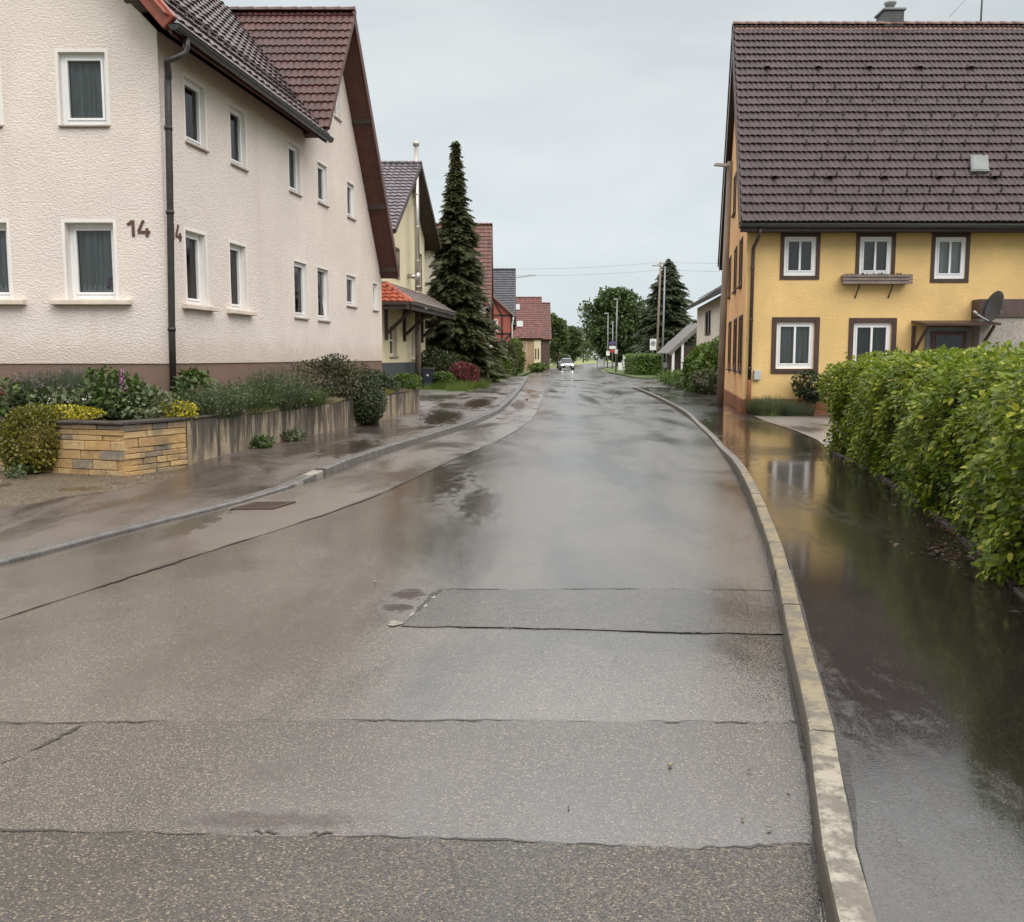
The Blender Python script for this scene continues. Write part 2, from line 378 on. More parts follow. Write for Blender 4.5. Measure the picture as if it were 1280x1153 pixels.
M['red_repair']=asphalt('reddish_repair',(.085,.036,.028),120,.15,(.2,.12,.1),.12,.3,(.5,.8),(),.001,seed=13.)
M['drive']=asphalt('driveway_concrete',(.10,.088,.078),80,.12,(.22,.2,.18),.2,.4,(.55,.4),[(-2.5,36,1.5,2.5)],.001,seed=8.)
M['drive_pale']=asphalt('pale_concrete',(.15,.135,.12),80,.12,(.25,.23,.2),.22,.42,(.58,.4),(),.001,seed=11.)
M['seam']=plain('bitumen_seam',(.028,.025,.023),.32,.4,9,.003,50)
M['kerb_grey']=plain('wet_kerb_concrete',(.12,.115,.11),.3,.35,6,.004,60)
def kerbyellow():
    m,nt,b=newmat('lichen_kerb'); t=NT(nt); co=t.coord()
    g=t.n('ShaderNodeNewGeometry'); x=t.n('ShaderNodeSeparateXYZ'); nt.links.new(g.outputs['Position'],x.inputs[0])
    far=t.mr(x.outputs[1],2.6,4.5); vf=t.mr(x.outputs[1],11.5,13.5)
    n=t.noise(co,7,6,.7); n2=t.noise(co,28,5,.7)
    col=t.mix(far,(.36,.34,.28),(.235,.19,.105)); col=t.mix(vf,col,(.17,.155,.14))
    col=t.mix(t.mr(n,.42,.58,0,.85),col,(.115,.105,.085)); col=t.mix(t.mr(n2,.58,.66,0,.75),col,(.10,.09,.075))
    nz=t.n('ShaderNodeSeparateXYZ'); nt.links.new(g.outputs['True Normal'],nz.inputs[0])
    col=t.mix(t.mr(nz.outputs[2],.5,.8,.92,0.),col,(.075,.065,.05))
    nt.links.new(col,b.inputs['Base Color']); b.inputs['Roughness'].default_value=.55
    nt.links.new(t.bump(t.math('ADD',n2,n),.7,.007),b.inputs['Normal']); return m
M['kerb_lichen']=kerbyellow()
def grassmat(name,a,b_,s=.5):
    return plain(name,a,.8,.35,s,.03,9)
M['ground']=plain('meadow_ground',(.10,.125,.035),.85,.35,.06,.05,6)
M['lawn']=plain('lawn_ground',(.065,.10,.02),.85,.35,.7,.03,14)
M['field']=plain('pale_field',(.22,.24,.09),.85,.2,.05,.03,6)
M['hedge_leaf']=leafmat('hedge_leaf',(.04,.088,.008),(.27,.335,.026),.42,.36,(.42,.40,.05),.25)
M['hedge_core']=plain('hedge_core_shade',(.008,.012,.004),.9,.4)  # near-black: shade of the hedge interior put into the colour
M['spruce']=leafmat('spruce_needles',(.024,.032,.013),(.10,.105,.04),.6,.12)
M['spruce_r']=leafmat('far_spruce_needles',(.026,.038,.02),(.07,.09,.04),.6,.08)
M['broad']=leafmat('dark_leaf',(.035,.058,.02),(.10,.145,.045),.5,.15)
M['broad_l']=leafmat('mid_leaf',(.04,.065,.018),(.10,.135,.035),.5,.2)
M['broad_p']=leafmat('hazed_leaf',(.09,.12,.05),(.16,.19,.08),.5,.2)  # for the farthest trees: distance haze painted into the leaf colour
M['bush']=leafmat('bush_leaf',(.035,.075,.012),(.13,.20,.03),.42,.2)
M['shrub_d']=leafmat('dark_shrub_leaf',(.016,.026,.012),(.055,.075,.026),.45,.12)
M['shrub_b']=leafmat('olive_shrub_leaf',(.03,.034,.016),(.09,.09,.04),.5,.12)
M['yellow_l']=leafmat('yellow_leaf',(.28,.25,.015),(.55,.46,.03),.45,.2)
M['eu_l']=leafmat('variegated_leaf',(.06,.075,.012),(.26,.22,.03),.45,.18)
M['green_l']=leafmat('perennial_leaf',(.028,.055,.014),(.10,.15,.035),.45,.2)
M['grey_l']=leafmat('grey_green_leaf',(.055,.075,.035),(.15,.18,.085),.55,.2)
M['lav']=leafmat('lavender_stem',(.035,.055,.028),(.09,.11,.06),.6,.15)
M['lav_fl']=leafmat('lavender_flower',(.16,.12,.16),(.26,.20,.24),.6,.15)
M['dry_l']=leafmat('dry_leaf',(.15,.12,.06),(.30,.26,.15),.6,.15)
M['pink_fl']=leafmat('pink_petal',(.38,.10,.30),(.55,.22,.46),.5,.2)
M['white_fl']=leafmat('white_petal',(.7,.7,.62),(.8,.8,.74),.5,.2)
M['red_l']=leafmat('crimson_leaf',(.085,.013,.02),(.23,.035,.05),.45,.15)
M['red_fl']=leafmat('dark_red_petal',(.12,.01,.02),(.2,.02,.04),.5,.1)
M['grass_b']=leafmat('grass_blade',(.05,.085,.012),(.13,.175,.03),.5,.25)
M['litter']=leafmat('leaf_litter',(.035,.014,.010),(.075,.034,.022),.5,.05)

M['pothole']=asphalt('wet_pothole',(.030,.011,.009),60,.12,(.07,.035,.03),.35,.5,(.4,.8),(),.004,seed=17.,ior=1.33)
M['pale_kerb']=plain('pale_kerb_concrete',(.25,.235,.20),.5,.4,8,.004,50)
M['slate_grey']=plain('grey_shed_boards',(.15,.145,.14),.7,.3,5,.003)
M['dull_white']=plain('dull_white',(.38,.39,.39),.5,.1)
M['gravel']=leafmat('gravel_stone',(.10,.085,.06),(.36,.32,.24),.5,0)
# ------------------------------------------------------------------ camera, sky, sun
cam=bpy.data.objects.new('camera',bpy.data.cameras.new('camera')); COL.objects.link(cam); S.camera=cam
cam.location=(0,0,1.6); cam.rotation_euler=(R(90)-math.atan(129.5/1180),0,0)
cam.data.sensor_fit='HORIZONTAL'; cam.data.sensor_width=36; cam.data.lens=36*1180/1280
cam.data.clip_start=.05; cam.data.clip_end=5000
w=bpy.data.worlds.new('World'); S.world=w; w.use_nodes=True; nt=w.node_tree; t=NT(nt)
bg=nt.nodes['Background']
sky=t.n('ShaderNodeTexSky'); sky.sky_type='NISHITA'; sky.sun_disc=False
SUN_EL,SUN_AZ=R(48),R(148)
sky.sun_elevation=SUN_EL; sky.sun_rotation=SUN_AZ; sky.dust_density=4
tc=t.n('ShaderNodeTexCoord'); xyz=t.n('ShaderNodeSeparateXYZ'); nt.links.new(tc.outputs['Generated'],xyz.inputs[0])
mp=t.n('ShaderNodeMapping'); mp.inputs['Scale'].default_value=(1,1,2.6); nt.links.new(tc.outputs['Generated'],mp.inputs[0])
cl=t.noise(mp.outputs[0],2.1,6,.55,.3)
up=t.mr(xyz.outputs[2],.335,.48,1.0,2.85)
cloud0=t.mix(t.mr(cl,.3,.72),(.53,.58,.60),(.69,.738,.75))
cloud=t.mix(t.mr(xyz.outputs[2],.33,.6),cloud0,(.70,.665,.64))
lowc=t.mr(xyz.outputs[2],0.,.34,1.2,.97)
sc=t.math('MULTIPLY',up,lowc)
vm=t.n('ShaderNodeVectorMath',operation='SCALE'); nt.links.new(cloud,vm.inputs[0]); nt.links.new(sc,vm.inputs['Scale'])
vs=t.n('ShaderNodeVectorMath',operation='SCALE'); nt.links.new(sky.outputs[0],vs.inputs[0]); vs.inputs['Scale'].default_value=.08
nt.links.new(t.mix(.93,vs.outputs[0],vm.outputs[0]),bg.inputs[0]); bg.inputs[1].default_value=1.0
sl=bpy.data.lights.new('sun','SUN'); so=bpy.data.objects.new('sun',sl); COL.objects.link(so)
sl.energy=1.3; sl.angle=R(45); sl.color=(1,.965,.92)
d=Vector((math.sin(SUN_AZ)*math.cos(SUN_EL),math.cos(SUN_AZ)*math.cos(SUN_EL),math.sin(SUN_EL)))
so.rotation_euler=d.to_track_quat('Z','Y').to_euler(); so.location=(0,-20,40)
S.view_settings.view_transform='Standard'; S.view_settings.look='None'; S.view_settings.exposure=.22; S.view_settings.gamma=1
S.cycles.max_bounces=8; S.cycles.transparent_max_bounces=12; S.cycles.caustics_reflective=False; S.cycles.caustics_refractive=False
S.cycles.sample_clamp_indirect=6
# ------------------------------------------------------------------ ground, road, pavements
def cat(pts,n=8):
    out=[]
    for i in range(len(pts)-1):
        p0=pts[max(i-1,0)];p1=pts[i];p2=pts[i+1];p3=pts[min(i+2,len(pts)-1)]
        for k in range(n):
            u=k/n
            out.append(tuple(.5*((2*p1[j])+(-p0[j]+p2[j])*u+(2*p0[j]-5*p1[j]+4*p2[j]-p3[j])*u*u+(-p0[j]+3*p1[j]-3*p2[j]+p3[j])*u**3) for j in (0,1)))
    out.append(pts[-1]); return out
def xat(pts,y):
    for a,b in zip(pts,pts[1:]):
        if a[1]<=y<=b[1]: 
            u=(y-a[1])/max(1e-6,b[1]-a[1]); return a[0]+(b[0]-a[0])*u
    return pts[0][0] if y<pts[0][1] else pts[-1][0]
KR=cat([(-.3,-6),(.2,-1),(.62,1.2),(.89,2.53),(1.10,3.28),(1.45,4.81),(2.04,7.38),(2.86,11.55),(3.47,15.36),(4.15,20.37),(4.97,27.92),(5.75,38.82),(6.19,48.0)])
KL=cat([(-8.2,-6),(-6.2,-1),(-5.0,3.5),(-3.95,7.15),(-3.48,8.8),(-2.99,10.27),(-2.6,12.15),(-2.37,13.87),(-1.96,16.44),(-1.34,19.73),(-.79,23.41),(-.25,29.22),(.37,44.26),(.93,61.46),(2.37,100.4),(5.75,136.3),(12,190),(20,240),(34,310)])
RF=cat([(9.6,73.3),(10.0,100),(12.2,130),(16.4,159),(21,190),(29,240),(44,310)])
def sheet(name,rows,m,z=0.,kind='structure'):
    """rows: (y, xl, xr[, z])"""
    v=[];f=[]
    nx=max(2,2)
    for r in rows:
        zz=r[3] if len(r)>3 else z
        v+= [(r[1],r[0],zz),(r[2],r[0],zz)]
    for i in range(len(rows)-1): f.append((2*i,2*i+1,2*i+3,2*i+2))
    o=MB().add(v,f).build(name,m); return tag(o,kind=kind)
def polysheet(name,pts,m,z,kind='structure'):
    n=len(pts); vs,_,fs,_,_,_=delaunay_2d_cdt([Vector(p) for p in pts],[(i,(i+1)%n) for i in range(n)],[],1,1e-6)
    o=MB().add([(v.x,v.y,z) for v in vs],[tuple(f) for f in fs]).build(name,m); return tag(o,kind=kind)
tag(MB().add([(-1500,-300,-.06),(1500,-300,-.06),(1500,2500,-.06),(-1500,2500,-.06)],[(0,1,2,3)]).build('ground',M['ground']),kind='structure')
ys=[-6,-3,0]+[1+.5*i for i in range(60)]+[31+2*i for i in range(9)]
rows=[(y,xat(KL,y)-.02,xat(KR,y)+.02) for y in ys if y<47.9]
rows+= [(48,xat(KL,48),6.21),(49.3,xat(KL,49.3),6.5),(50.6,xat(KL,50.6),7.4),(51.6,xat(KL,51.6),9.4),(52,xat(KL,52),38),(70,xat(KL,70),38),(71.5,xat(KL,71.5),13),(72.6,xat(KL,72.6),10.6),(73.8,xat(KL,73.8),9.7)]
rows+= [(y,xat(KL,y),xat(RF,y)) for y in range(76,311,6)]
sheet('road',rows,M['road'],0)
# resurfaced strips and patches: sheets a few millimetres proud of the road
def jig(pts,n=14,amp=.012):
    out=[]
    for a,b in zip(pts,pts[1:]):
        for k in range(n):
            u=k/n; out.append((a[0]+(b[0]-a[0])*u+rnd.uniform(-amp,amp),a[1]+(b[1]-a[1])*u+rnd.uniform(-amp,amp)))
    return out+[pts[-1]]
RS=cat([(-4.6,-1),(-4.0,2.8),(-3.14,5.65),(-2.61,7.38),(-1.69,10.38),(-.98,14.41),(-.1,19.32),(.62,26.),(1.30,39.6),(2.2,60)])
sheet('road_strip',[(y,xat(KL,y)+.0,xat(RS,y)) for y in ys if -1<=y<60],M['road_strip'],.003)
ya=jig([(-6.5,2.98),(-1.74,3.05),(-.3,3.0),(.6,2.93),(1.04,2.96)],10,.01)
polysheet('road_patch',[(-6.6,-2),(.06,-2)]+[(xat(KR,y)-.012,y) for y in (-1,0,1,2,2.6)]+list(reversed(ya)),M['road_coarse'],.005)
yb=jig([(-2.3,3.98),(-1.2,4.02),(0,4.03),(1.0,4.0),(1.27,4.02)],9,.01)
polysheet('road_patch',ya[6:]+[(xat(KR,3.5)-.02,3.5)]+list(reversed(yb))+[(-2.6,3.3)],M['road_smooth'],.004)
polysheet('road_patch',jig([(-.66,5.5),(0,5.47),(1.0,5.37),(1.60,5.34)],7)+[(1.78,6.2)]+jig([(1.86,6.36),(1.0,6.42),(.2,6.40),(-.5,6.40),(-.66,5.5)],7),M['road_smooth'],.0045)
def seam(path,wid=.012,z=.0065,n=22,amp=.01):
    P=jig(path,n,amp); v=[];f=[]
    for i,p in enumerate(P):
        a=Vector((P[max(i-1,0)][0],P[max(i-1,0)][1],0)); b=Vector((P[min(i+1,len(P)-1)][0],P[min(i+1,len(P)-1)][1],0))
        d=(b-a).normalized(); nn=Vector((-d.y,d.x,0)); ww=wid*max(.06,.5+.6*math.sin(i*.23+path[0][1]*3)+.4*math.sin(i*.71+path[0][0])+.3*rnd.random()-.1)/2
        zz=z or zR(p[1])-.002
        v+= [(p[0]+nn.x*ww,p[1]+nn.y*ww,zz),(p[0]-nn.x*ww,p[1]-nn.y*ww,zz)]
    for i in range(len(P)-1): f.append((2*i,2*i+1,2*i+3,2*i+2))
    tag(MB().add(v,f).build('road_seam',M['seam']),kind='structure')
seam([(x,y) for x,y in RS if 4<y<45][::3],.028,.0065,9,.012)
seam([(-2.6,3.98),(-1.2,4.02),(0,4.03),(1.0,4.0),(1.27,4.02)],.012)
seam([(-2.4,3.04),(-1.74,3.05),(-.3,3.0),(.6,2.93),(1.02,2.96)],.010,.0068)
seam([(-.60,3.02),(-.9,3.04)],.02,.007,16,.014)
seam([(-1.86,4.0),(-1.99,3.62),(-2.2,3.3)],.02)
seam([(-.66,5.5),(0,5.47),(1.0,5.37),(1.60,5.34)],.012)
seam([(-.5,6.40),(.2,6.40),(1.0,6.42),(1.86,6.36)],.020)
seam([(-.5,6.40),(-.66,5.5)],.03)
seam([(1.42,5.36),(1.5,5.9),(1.6,6.38)],.006)
seam([(1.2,26.3),(2.8,26.2),(4.6,26.0)],.06,.006,20,.03); seam([(1.0,21.5),(2.8,21.4)],.05,.006,20,.03)
seam([(1.4,40),(2.3,56),(2.9,82)],.08,.006,20,.04)
# reddish repairs in the left lane and the broken spot beside the patch
def blob(name,cx,cy,rx,ry,m,z,n=26,rot=0.):
    P=[]
    for i in range(n):
        a=2*math.pi*i/n; k=1+.28*math.sin(3*a+cx*7)+.2*math.sin(7*a+cy*5)+rnd.uniform(-.14,.14)
        x,y=math.cos(a)*rx*k,math.sin(a)*ry*k; P.append((cx+x*math.cos(rot)-y*math.sin(rot),cy+x*math.sin(rot)+y*math.cos(rot)))
    return polysheet(name,P,m,z)
for a in ((.35,33.5,.28,2.2),(.55,31.2,.16,1.0),(-.1,27.5,.22,1.4),(-.25,24.9,.14,.5),(.05,25.6,.2,.35),(.75,37.5,.25,2.2),(1.0,43,.2,2.0)): blob('road_repair',*a,M['red_repair'],.0055,rot=-.08)
for i in range(3): blob('broken_edge',-.53-.05*i+rnd.uniform(-.02,.02),6.2-.22*i,.014,.05,M['pale_kerb'],.0060,9)
blob('broken_edge',-.70,5.56,.05,.055,M['pale_kerb'],.0060,14)
# right pavement and kerb
def zR(y):
    if y<13.2: return .12
    if y<17: u=(y-13.2)/3.8; return .12-.08*u*u*(3-2*u)
    if y<22: return .04
    if y<27: u=(y-22)/5; return .04+.06*u*u*(3-2*u)
    return .10
OR=cat([(2.2,-6),(2.3,-1),(2.55,2.5),(3.05,5.0),(3.35,6.4),(4.0,9),(4.6,12),(5.1,15),(5.4,16),(6.0,19),(6.3,24),(6.6,26.2),(7.4,31),(8.3,36),(8.9,42),(9.4,48)])
yr=[-6,-3,-1]+[.5*i for i in range(0,60)]+[30+i for i in range(0,19)]
sheet('pavement',[(y,xat(KR,y)+.09,xat(OR,y),zR(y)-.006) for y in yr],M['pave_wet'])
polysheet('driveway',[(xat(OR,y)-.02,y) for y in (15.2,16.5,18,20,22,24,25.6)]+[(16,25.6),(16,15.2)],M['drive_pale'],.042)
polysheet('garden_ground',[(xat(OR,y)+.0,y) for y in (-6,-3,0,2.5,5,7,9,11,13,15.2)]+[(40,15.2),(40,-6)],M['soil'],.105)
polysheet('garden_ground',[(8.35,36.3),(8.9,42),(9.4,48),(9.8,51),(38,51.4),(38,36.3)],M['lawn'],.09)
def kerbrun(name,line,y0,y1,L,side,zf,m,wid=.12,gap=.009):
    """single kerb stones laid end to end along a road edge"""
    mb=MB(); pts=[]
    y=y0
    while y<y1:
        l=L*rnd.uniform(.93,1.07)
        a=Vector((xat(line,y),y,0)); b=Vector((xat(line,y+l),y+l,0)); dd=(b-a).normalized(); nn=Vector((dd.y,-dd.x,0))*side
        a=a+dd*gap; b=b-dd*gap
        za=zf(y)+rnd.uniform(-.004,.004); zb=zf(y+l)+rnd.uniform(-.004,.004)
        q=[a,b,b+nn*wid,a+nn*wid]; ch=.018
        v=[];N=4
        def sec(p,z,k):
            # rounded cross-section from the road face to the pavement edge
            return [p+Vector((0,0,-.1)),p+Vector((0,0,z-ch)),p+nn*ch*.35+Vector((0,0,z-ch*.35)),p+nn*ch+Vector((0,0,z)),p+nn*wid+Vector((0,0,z)),p+nn*wid+Vector((0,0,-.1))]
        segs=[a+(b-a)*u for u in (0,.5,1)]
        for k,p in enumerate(segs):
            p=p+nn*rnd.uniform(-.003,.003); v+=sec(p,za+(zb-za)*k/2,k)
        fs=[]
        for k in range(2):
            for j in range(6): fs.append((k*6+j,k*6+(j+1)%6,k*6+6+(j+1)%6,k*6+6+j))
        fs+=[tuple(range(6)),tuple(reversed(range(12,18)))]
        mb.add(v,fs); y+=l*dd.y
    return tag(mb.build(name,m),kind='structure')
kerbrun('kerb',KR,-2,47.5,.95,1,lambda y:zR(y)+.004,M['kerb_lichen'],.10,.013)
seam([(x+.112,y) for x,y in KR if 1.5<y<24][::4],.022,0,3,.003)
seam([(x-.008,y) for x,y in KR if 1.5<y<30][::4],.018,.0075,4,.005)
def zL(y):
    if y<11.6: return .035
    if y<13: return .035+.085*(y-11.6)/1.4
    return .12
kerbrun('kerb',KL,-4,11.5,1.0,-1,lambda y:zL(y)+.004,M['kerb_grey'],.14)
kerbrun('kerb',KL,11.62,11.9,1.0,-1,lambda y:zL(y)+.005,M['pale_kerb'],.14)
kerbrun('kerb',KL,12.68,75,1.0,-1,lambda y:zL(y)+.004,M['kerb_grey'],.14)
OL=cat([(-9.6,-6),(-8.0,0),(-6.6,5.5),(-5.34,9.72),(-4.75,11),(-4.35,12.3),(-4.5,13.4),(-4.2,15.8),(-3.50,19.74),(-2.57,26.57),(-2.4,29),(-2.0,41.5),(-.9,55),(-.2,75)])
sheet('pavement',[(y,xat(OL,y),xat(KL,y)-.13,zL(y)-.006) for y in [-6,-3,0]+[1+.5*i for i in range(60)]+[31+i for i in range(45)]],M['pave_left'])
tag(MB().add([(x,y,.020) for x,y in [(-40,-6),(-8.2,-6),(-6.5,0),(-5.2,5),(-4.2,9.7),(-3.9,13),(-3.8,15),(-40,15)]],[tuple(range(8))]).build('gravel_yard',M['dirt']),kind='structure')
seam([(x-.02,y) for x,y in OL if 3<y<13][::3],.05,.036,8,.015)
polysheet('driveway',[(-25,26.9),(-2.3,26.9),(-2.2,34),(-1.9,41.4),(-3.8,43.4),(-6,43.9),(-25,43.9)],M['drive'],.105)
polysheet('lawn',[(-25,41.0),(-3.9,41.2),(-1.9,41.5),(-.9,55),(-.2,75),(.6,75.5),(2.0,100),(5.2,136),(-40,136),(-40,44)],M['lawn'],.085)
polysheet('lawn',[(9.75,73.9),(11.5,71.8),(13.5,71.2),(40,71.2),(70,150),(70,190),(21.6,190),(17,159),(12.8,130),(10.15,100)],M['lawn'],.04)
polysheet('field',[(11,192),(19,240),(33,310),(60,480),(-260,480),(-260,200),(-10,180)],M['field'],-.02)
polysheet('field',[(24,195),(30,240),(45,310),(70,480),(330,480),(330,195)],M['field'],-.02)
gn=2600; gp=np.stack([rg.uniform(-9,-4.3,gn),rg.uniform(7.5,12.6,gn),np.full(gn,.024)],1)
gk=(gp[:,0]<np.array([xat(OL,v) for v in gp[:,1]])-.03)&(gp[:,0]>-9.2)&(np.sin(gp[:,0]*2.3+gp[:,1])+rg.normal(size=gn)*.5>.1); GRAVEL=gp[gk]
# ------------------------------------------------------------------ builders for houses
def wallmesh(mb,fr,poly,holes,rev=.2):
    pts=[Vector(p) for p in poly]; edges=[(i,(i+1)%len(poly)) for i in range(len(poly))]
    for (a,b,c,d) in holes:
        n=len(pts); pts+=[Vector((a,c)),Vector((b,c)),Vector((b,d)),Vector((a,d))]
        edges+=[(n,n+1),(n+1,n+2),(n+2,n+3),(n+3,n)]
    vs,es,fs,_,_,_=delaunay_2d_cdt(pts,edges,[],0,1e-5)
    def inside(x,y):
        r=False;j=len(poly)-1
        for i in range(len(poly)):
            xi,yi=poly[i];xj,yj=poly[j]
            if (yi>y)!=(yj>y) and x<(xj-xi)*(y-yi)/(yj-yi)+xi: r=not r
            j=i
        return r
    keep=[]
    for f in fs:
        cx=sum(vs[i][0] for i in f)/len(f);cy=sum(vs[i][1] for i in f)/len(f)
        if not inside(cx,cy): continue
        if any(a<cx<b and c<cy<d for a,b,c,d in holes): continue
        keep.append(f)
    mb.add([fr.pt(x,y,0) for x,y in vs],keep)
    for (a,b,c,d) in holes:
        q=[(a,c),(b,c),(b,d),(a,d)]
        for i in range(4):
            p,r=q[i],q[(i+1)%4]
            mb.add([fr.pt(*p,0),fr.pt(*r,0),fr.pt(*r,-rev),fr.pt(*p,-rev)],[(0,1,2,3)])
def window(house,fr,s0,s1,z0,z1,rec=.13,style='plain',surround=None,sill=None,sillm=None,mull=False,cm='curtain',fm='upvc',lace=False,tilt=False,trim=None,bw=.055,label=None,curt=True,ctop=0):
    """window frame with pane, curtain, sill and surround as its pieces"""
    mb=MB(); d1=-rec; d0=-rec-.07
    mb.fbox(fr,s0,s0+bw,z0,z1,d0,d1); mb.fbox(fr,s1-bw,s1,z0,z1,d0,d1)
    mb.fbox(fr,s0+bw,s1-bw,z0,z0+bw*1.25,d0,d1); mb.fbox(fr,s0+bw,s1-bw,z1-bw,z1,d0,d1)
    i0,i1,k0,k1=s0+bw,s1-bw,z0+bw*1.25,z1-bw
    o=mb.build('window',M[fm],house,bevel=.006,label=label)
    sb=MB(); b2=.042
    def sash(sb):
        sb.fbox(fr,i0+.002,i0+b2,k0+.002,k1-.002,d0+.005,d1+.014); sb.fbox(fr,i1-b2,i1-.002,k0+.002,k1-.002,d0+.005,d1+.014)
        sb.fbox(fr,i0+b2,i1-b2,k0+.002,k0+b2,d0+.005,d1+.014); sb.fbox(fr,i0+b2,i1-b2,k1-b2,k1-.002,d0+.005,d1+.014)
        if mull: 
            c=(i0+i1)/2; sb.fbox(fr,c-.028,c+.028,k0+b2,k1-b2,d0+.006,d1+.018)
    sash(sb)
    if tilt:
        c=fr.pt(0,k0,d1); n=Vector((fr.N[0],fr.N[1],0)); D=Vector((fr.D[0],fr.D[1],0)).normalized()
        rot=Matrix.Rotation(R(9),4,D)
        if (rot@Vector((0,0,1))).dot(n)>0: rot=Matrix.Rotation(R(-9),4,D)
        sb.v=[tuple(c+rot@(Vector(x)-c)) for x in sb.v]
    sb.build('sash',M[fm],o,bevel=.005)
    MB().fbox(fr,i0+b2,i1-b2,k0+b2,k1-b2,d0+.028,d0+.034).build('pane',M['glass'],o)
    # curtain hanging in folds behind the pane
    if curt:
        v=[];f=[];n=max(24,int((s1-s0)*70)); ph=rnd.uniform(0,6)
        for i in range(n+1):
            u=i/n; dd=d0-.08+.026*math.sin(u*(s1-s0)*48+ph)+.012*math.sin(u*(s1-s0)*23+ph*2)
            v+=[fr.pt(s0+(s1-s0)*u,z0-.05,dd),fr.pt(s0+(s1-s0)*u,z1+.05-ctop*(z1-z0),dd*.999)]
        for i in range(n): f.append((2*i,2*i+2,2*i+3,2*i+1))
        MB().add(v,f,True).build('curtain',M[cm],o)
        if lace:
            lb=MB()
            nn=int((i1-i0-2*b2)/.0212); lv=[]; lf=[]
            for i in range(nn+1):
                s=i0+b2+.0212*i; hz=z0+.17+(0,.05,.12,.05)[i%4]
                lv+=[fr.pt(s,z0+.08,d0-.05),fr.pt(s,hz,d0-.05)]
            lb.add(lv,[(2*i,2*i+2,2*i+3,2*i+1) for i in range(nn)])
            lb.build('lace_border',M['white_paint'],o)
    MB().fbox(fr,s0-.1,s1+.1,z0-.1,z1+.1,d0-.30,d0-.29).build('room_backing',M['dark_room'],o)
    if surround:
        g=MB(); b=surround
        for (a,bb,c,dd) in ((s0-b,s0+.004,z0,z1+b),(s1-.004,s1+b,z0,z1+b),(s0+.004,s1-.004,z1-.004,z1+b)):
            g.fbox(fr,a,bb,c,dd,-.002,.006)
        for (a,bb,c,dd) in ((s0,s0+.005,z0,z1),(s1-.005,s1,z0,z1)): g.fbox(fr,a,bb,c,dd,d1+.001,-.003)
        g.fbox(fr,s0+.005,s1-.005,z1-.005,z1,d1+.001,-.003)
        g.build('surround',M['smooth_white'],o)
    if trim:
        g=MB(); b=trim
        g.fbox(fr,s0-b,s0,z0-b,z1+b,-.01,.03); g.fbox(fr,s1,s1+b,z0-b,z1+b,-.01,.03)
        g.fbox(fr,s0,s1,z1,z1+b,-.01,.028); g.fbox(fr,s0,s1,z0-b,z0,-.01,.032)
        g.build('trim',M['win_brown'],o,bevel=.006)
    if sill:
        ov,th,pr=sill
        zt=z0-(trim or 0)
        MB().hexa([fr.pt(s0-ov,zt-th,-.02 if not trim else .0),fr.pt(s1+ov,zt-th,-.02 if not trim else .0),fr.pt(s1+ov,zt-th,pr),fr.pt(s0-ov,zt-th,pr),fr.pt(s0-ov,zt+.012,-.02 if not trim else 0),fr.pt(s1+ov,zt+.012,-.02 if not trim else 0),fr.pt(s1+ov,zt-.008,pr),fr.pt(s0-ov,zt-.008,pr)]).build('sill',M[sillm or 'sill_grey'],o,bevel=.008)
        if not trim: MB().fbox(fr,s0+.006,s1-.006,z0-.001,z0+.014,d1+.002,-.021).build('inner_sill',M[sillm or 'sill_grey'],o)
    return o
def tiles(name,parent,O,A,U,length,S,m,course=.34,tw=.3,amp=.03,rng=None,lift=.05,dbl=False,jit=.004):
    """overlapping pan tiles, each tile its own curved piece with a front lip"""
    O=Vector(O);A=Vector(A).normalized();U=Vector(U).normalized();N=A.cross(U).normalized()
    if N.z<0: N=-N
    prof=[0,.05,.45,.95,1,.75,.2,0] if not dbl else [0,.8,.9,.1,0,.8,.9,.1,0]
    k=len(prof); V=[];F4=[]
    nc=int(S/course)+1; nt_=int(length/tw)+1
    On,An,Un,Nn=[np.array(x[:]) for x in (O,A,U,N)]
    px=np.linspace(0,1,k)*tw; ph=np.array(prof)*amp
    for c in range(nc):
        u0=c*course; u1=min(S,u0+course*1.12)
        a0,a1=(0,length) if rng is None else rng(u0+course*.5)
        for i in range(nt_):
            s=i*tw
            if s+tw*.5+a0>a1: continue
            j=rnd.uniform(-jit,jit); jl=rnd.uniform(-jit,jit)
            base=On+An*(s+a0)
            lo=base+An*px[:,None]+Un*(u0+j*2)+Nn*(ph+lift+jl)[:,None]
            hi=base+An*px[:,None]+Un*u1+Nn*(ph*.9+.004)[:,None]
            dn=base+An*px[:,None]+Un*(u0+j*2+.006)+Nn*(ph*.2-.014)[:,None]
            b=len(V)*k
            V+= [lo,hi,lo,dn]
            for q in range(k-1):
                F4.append((b+q,b+q+1,b+k+q+1,b+k+q)); F4.append((b+3*k+q,b+3*k+q+1,b+2*k+q+1,b+2*k+q))
    return npmesh(name,np.concatenate(V),F4,m,parent)
def ridgetiles(mb,a,b,r=.13,step=.36):
    a=Vector(a);b=Vector(b);L=(b-a).length;d=(b-a)/L; n=int(L/step); x=d.cross(Vector((0,0,1))).normalized(); z=Vector((0,0,1))
    for i in range(n):
        for kk in range(1):
            vs=[];fs=[];m=7
            for e,(u,rr) in enumerate(((i*step,r*1.12),(i*step+step*1.08,r*.95))):
                for q in range(m):
                    an=math.pi*q/(m-1); vs.append(a+d*u+x*math.cos(an)*rr+z*(math.sin(an)*rr*.75-.04))
            for q in range(m-1): fs.append((q,q+1,m+q+1,m+q))
            fs.append(tuple(range(m)))
            mb.add(vs,fs,True)
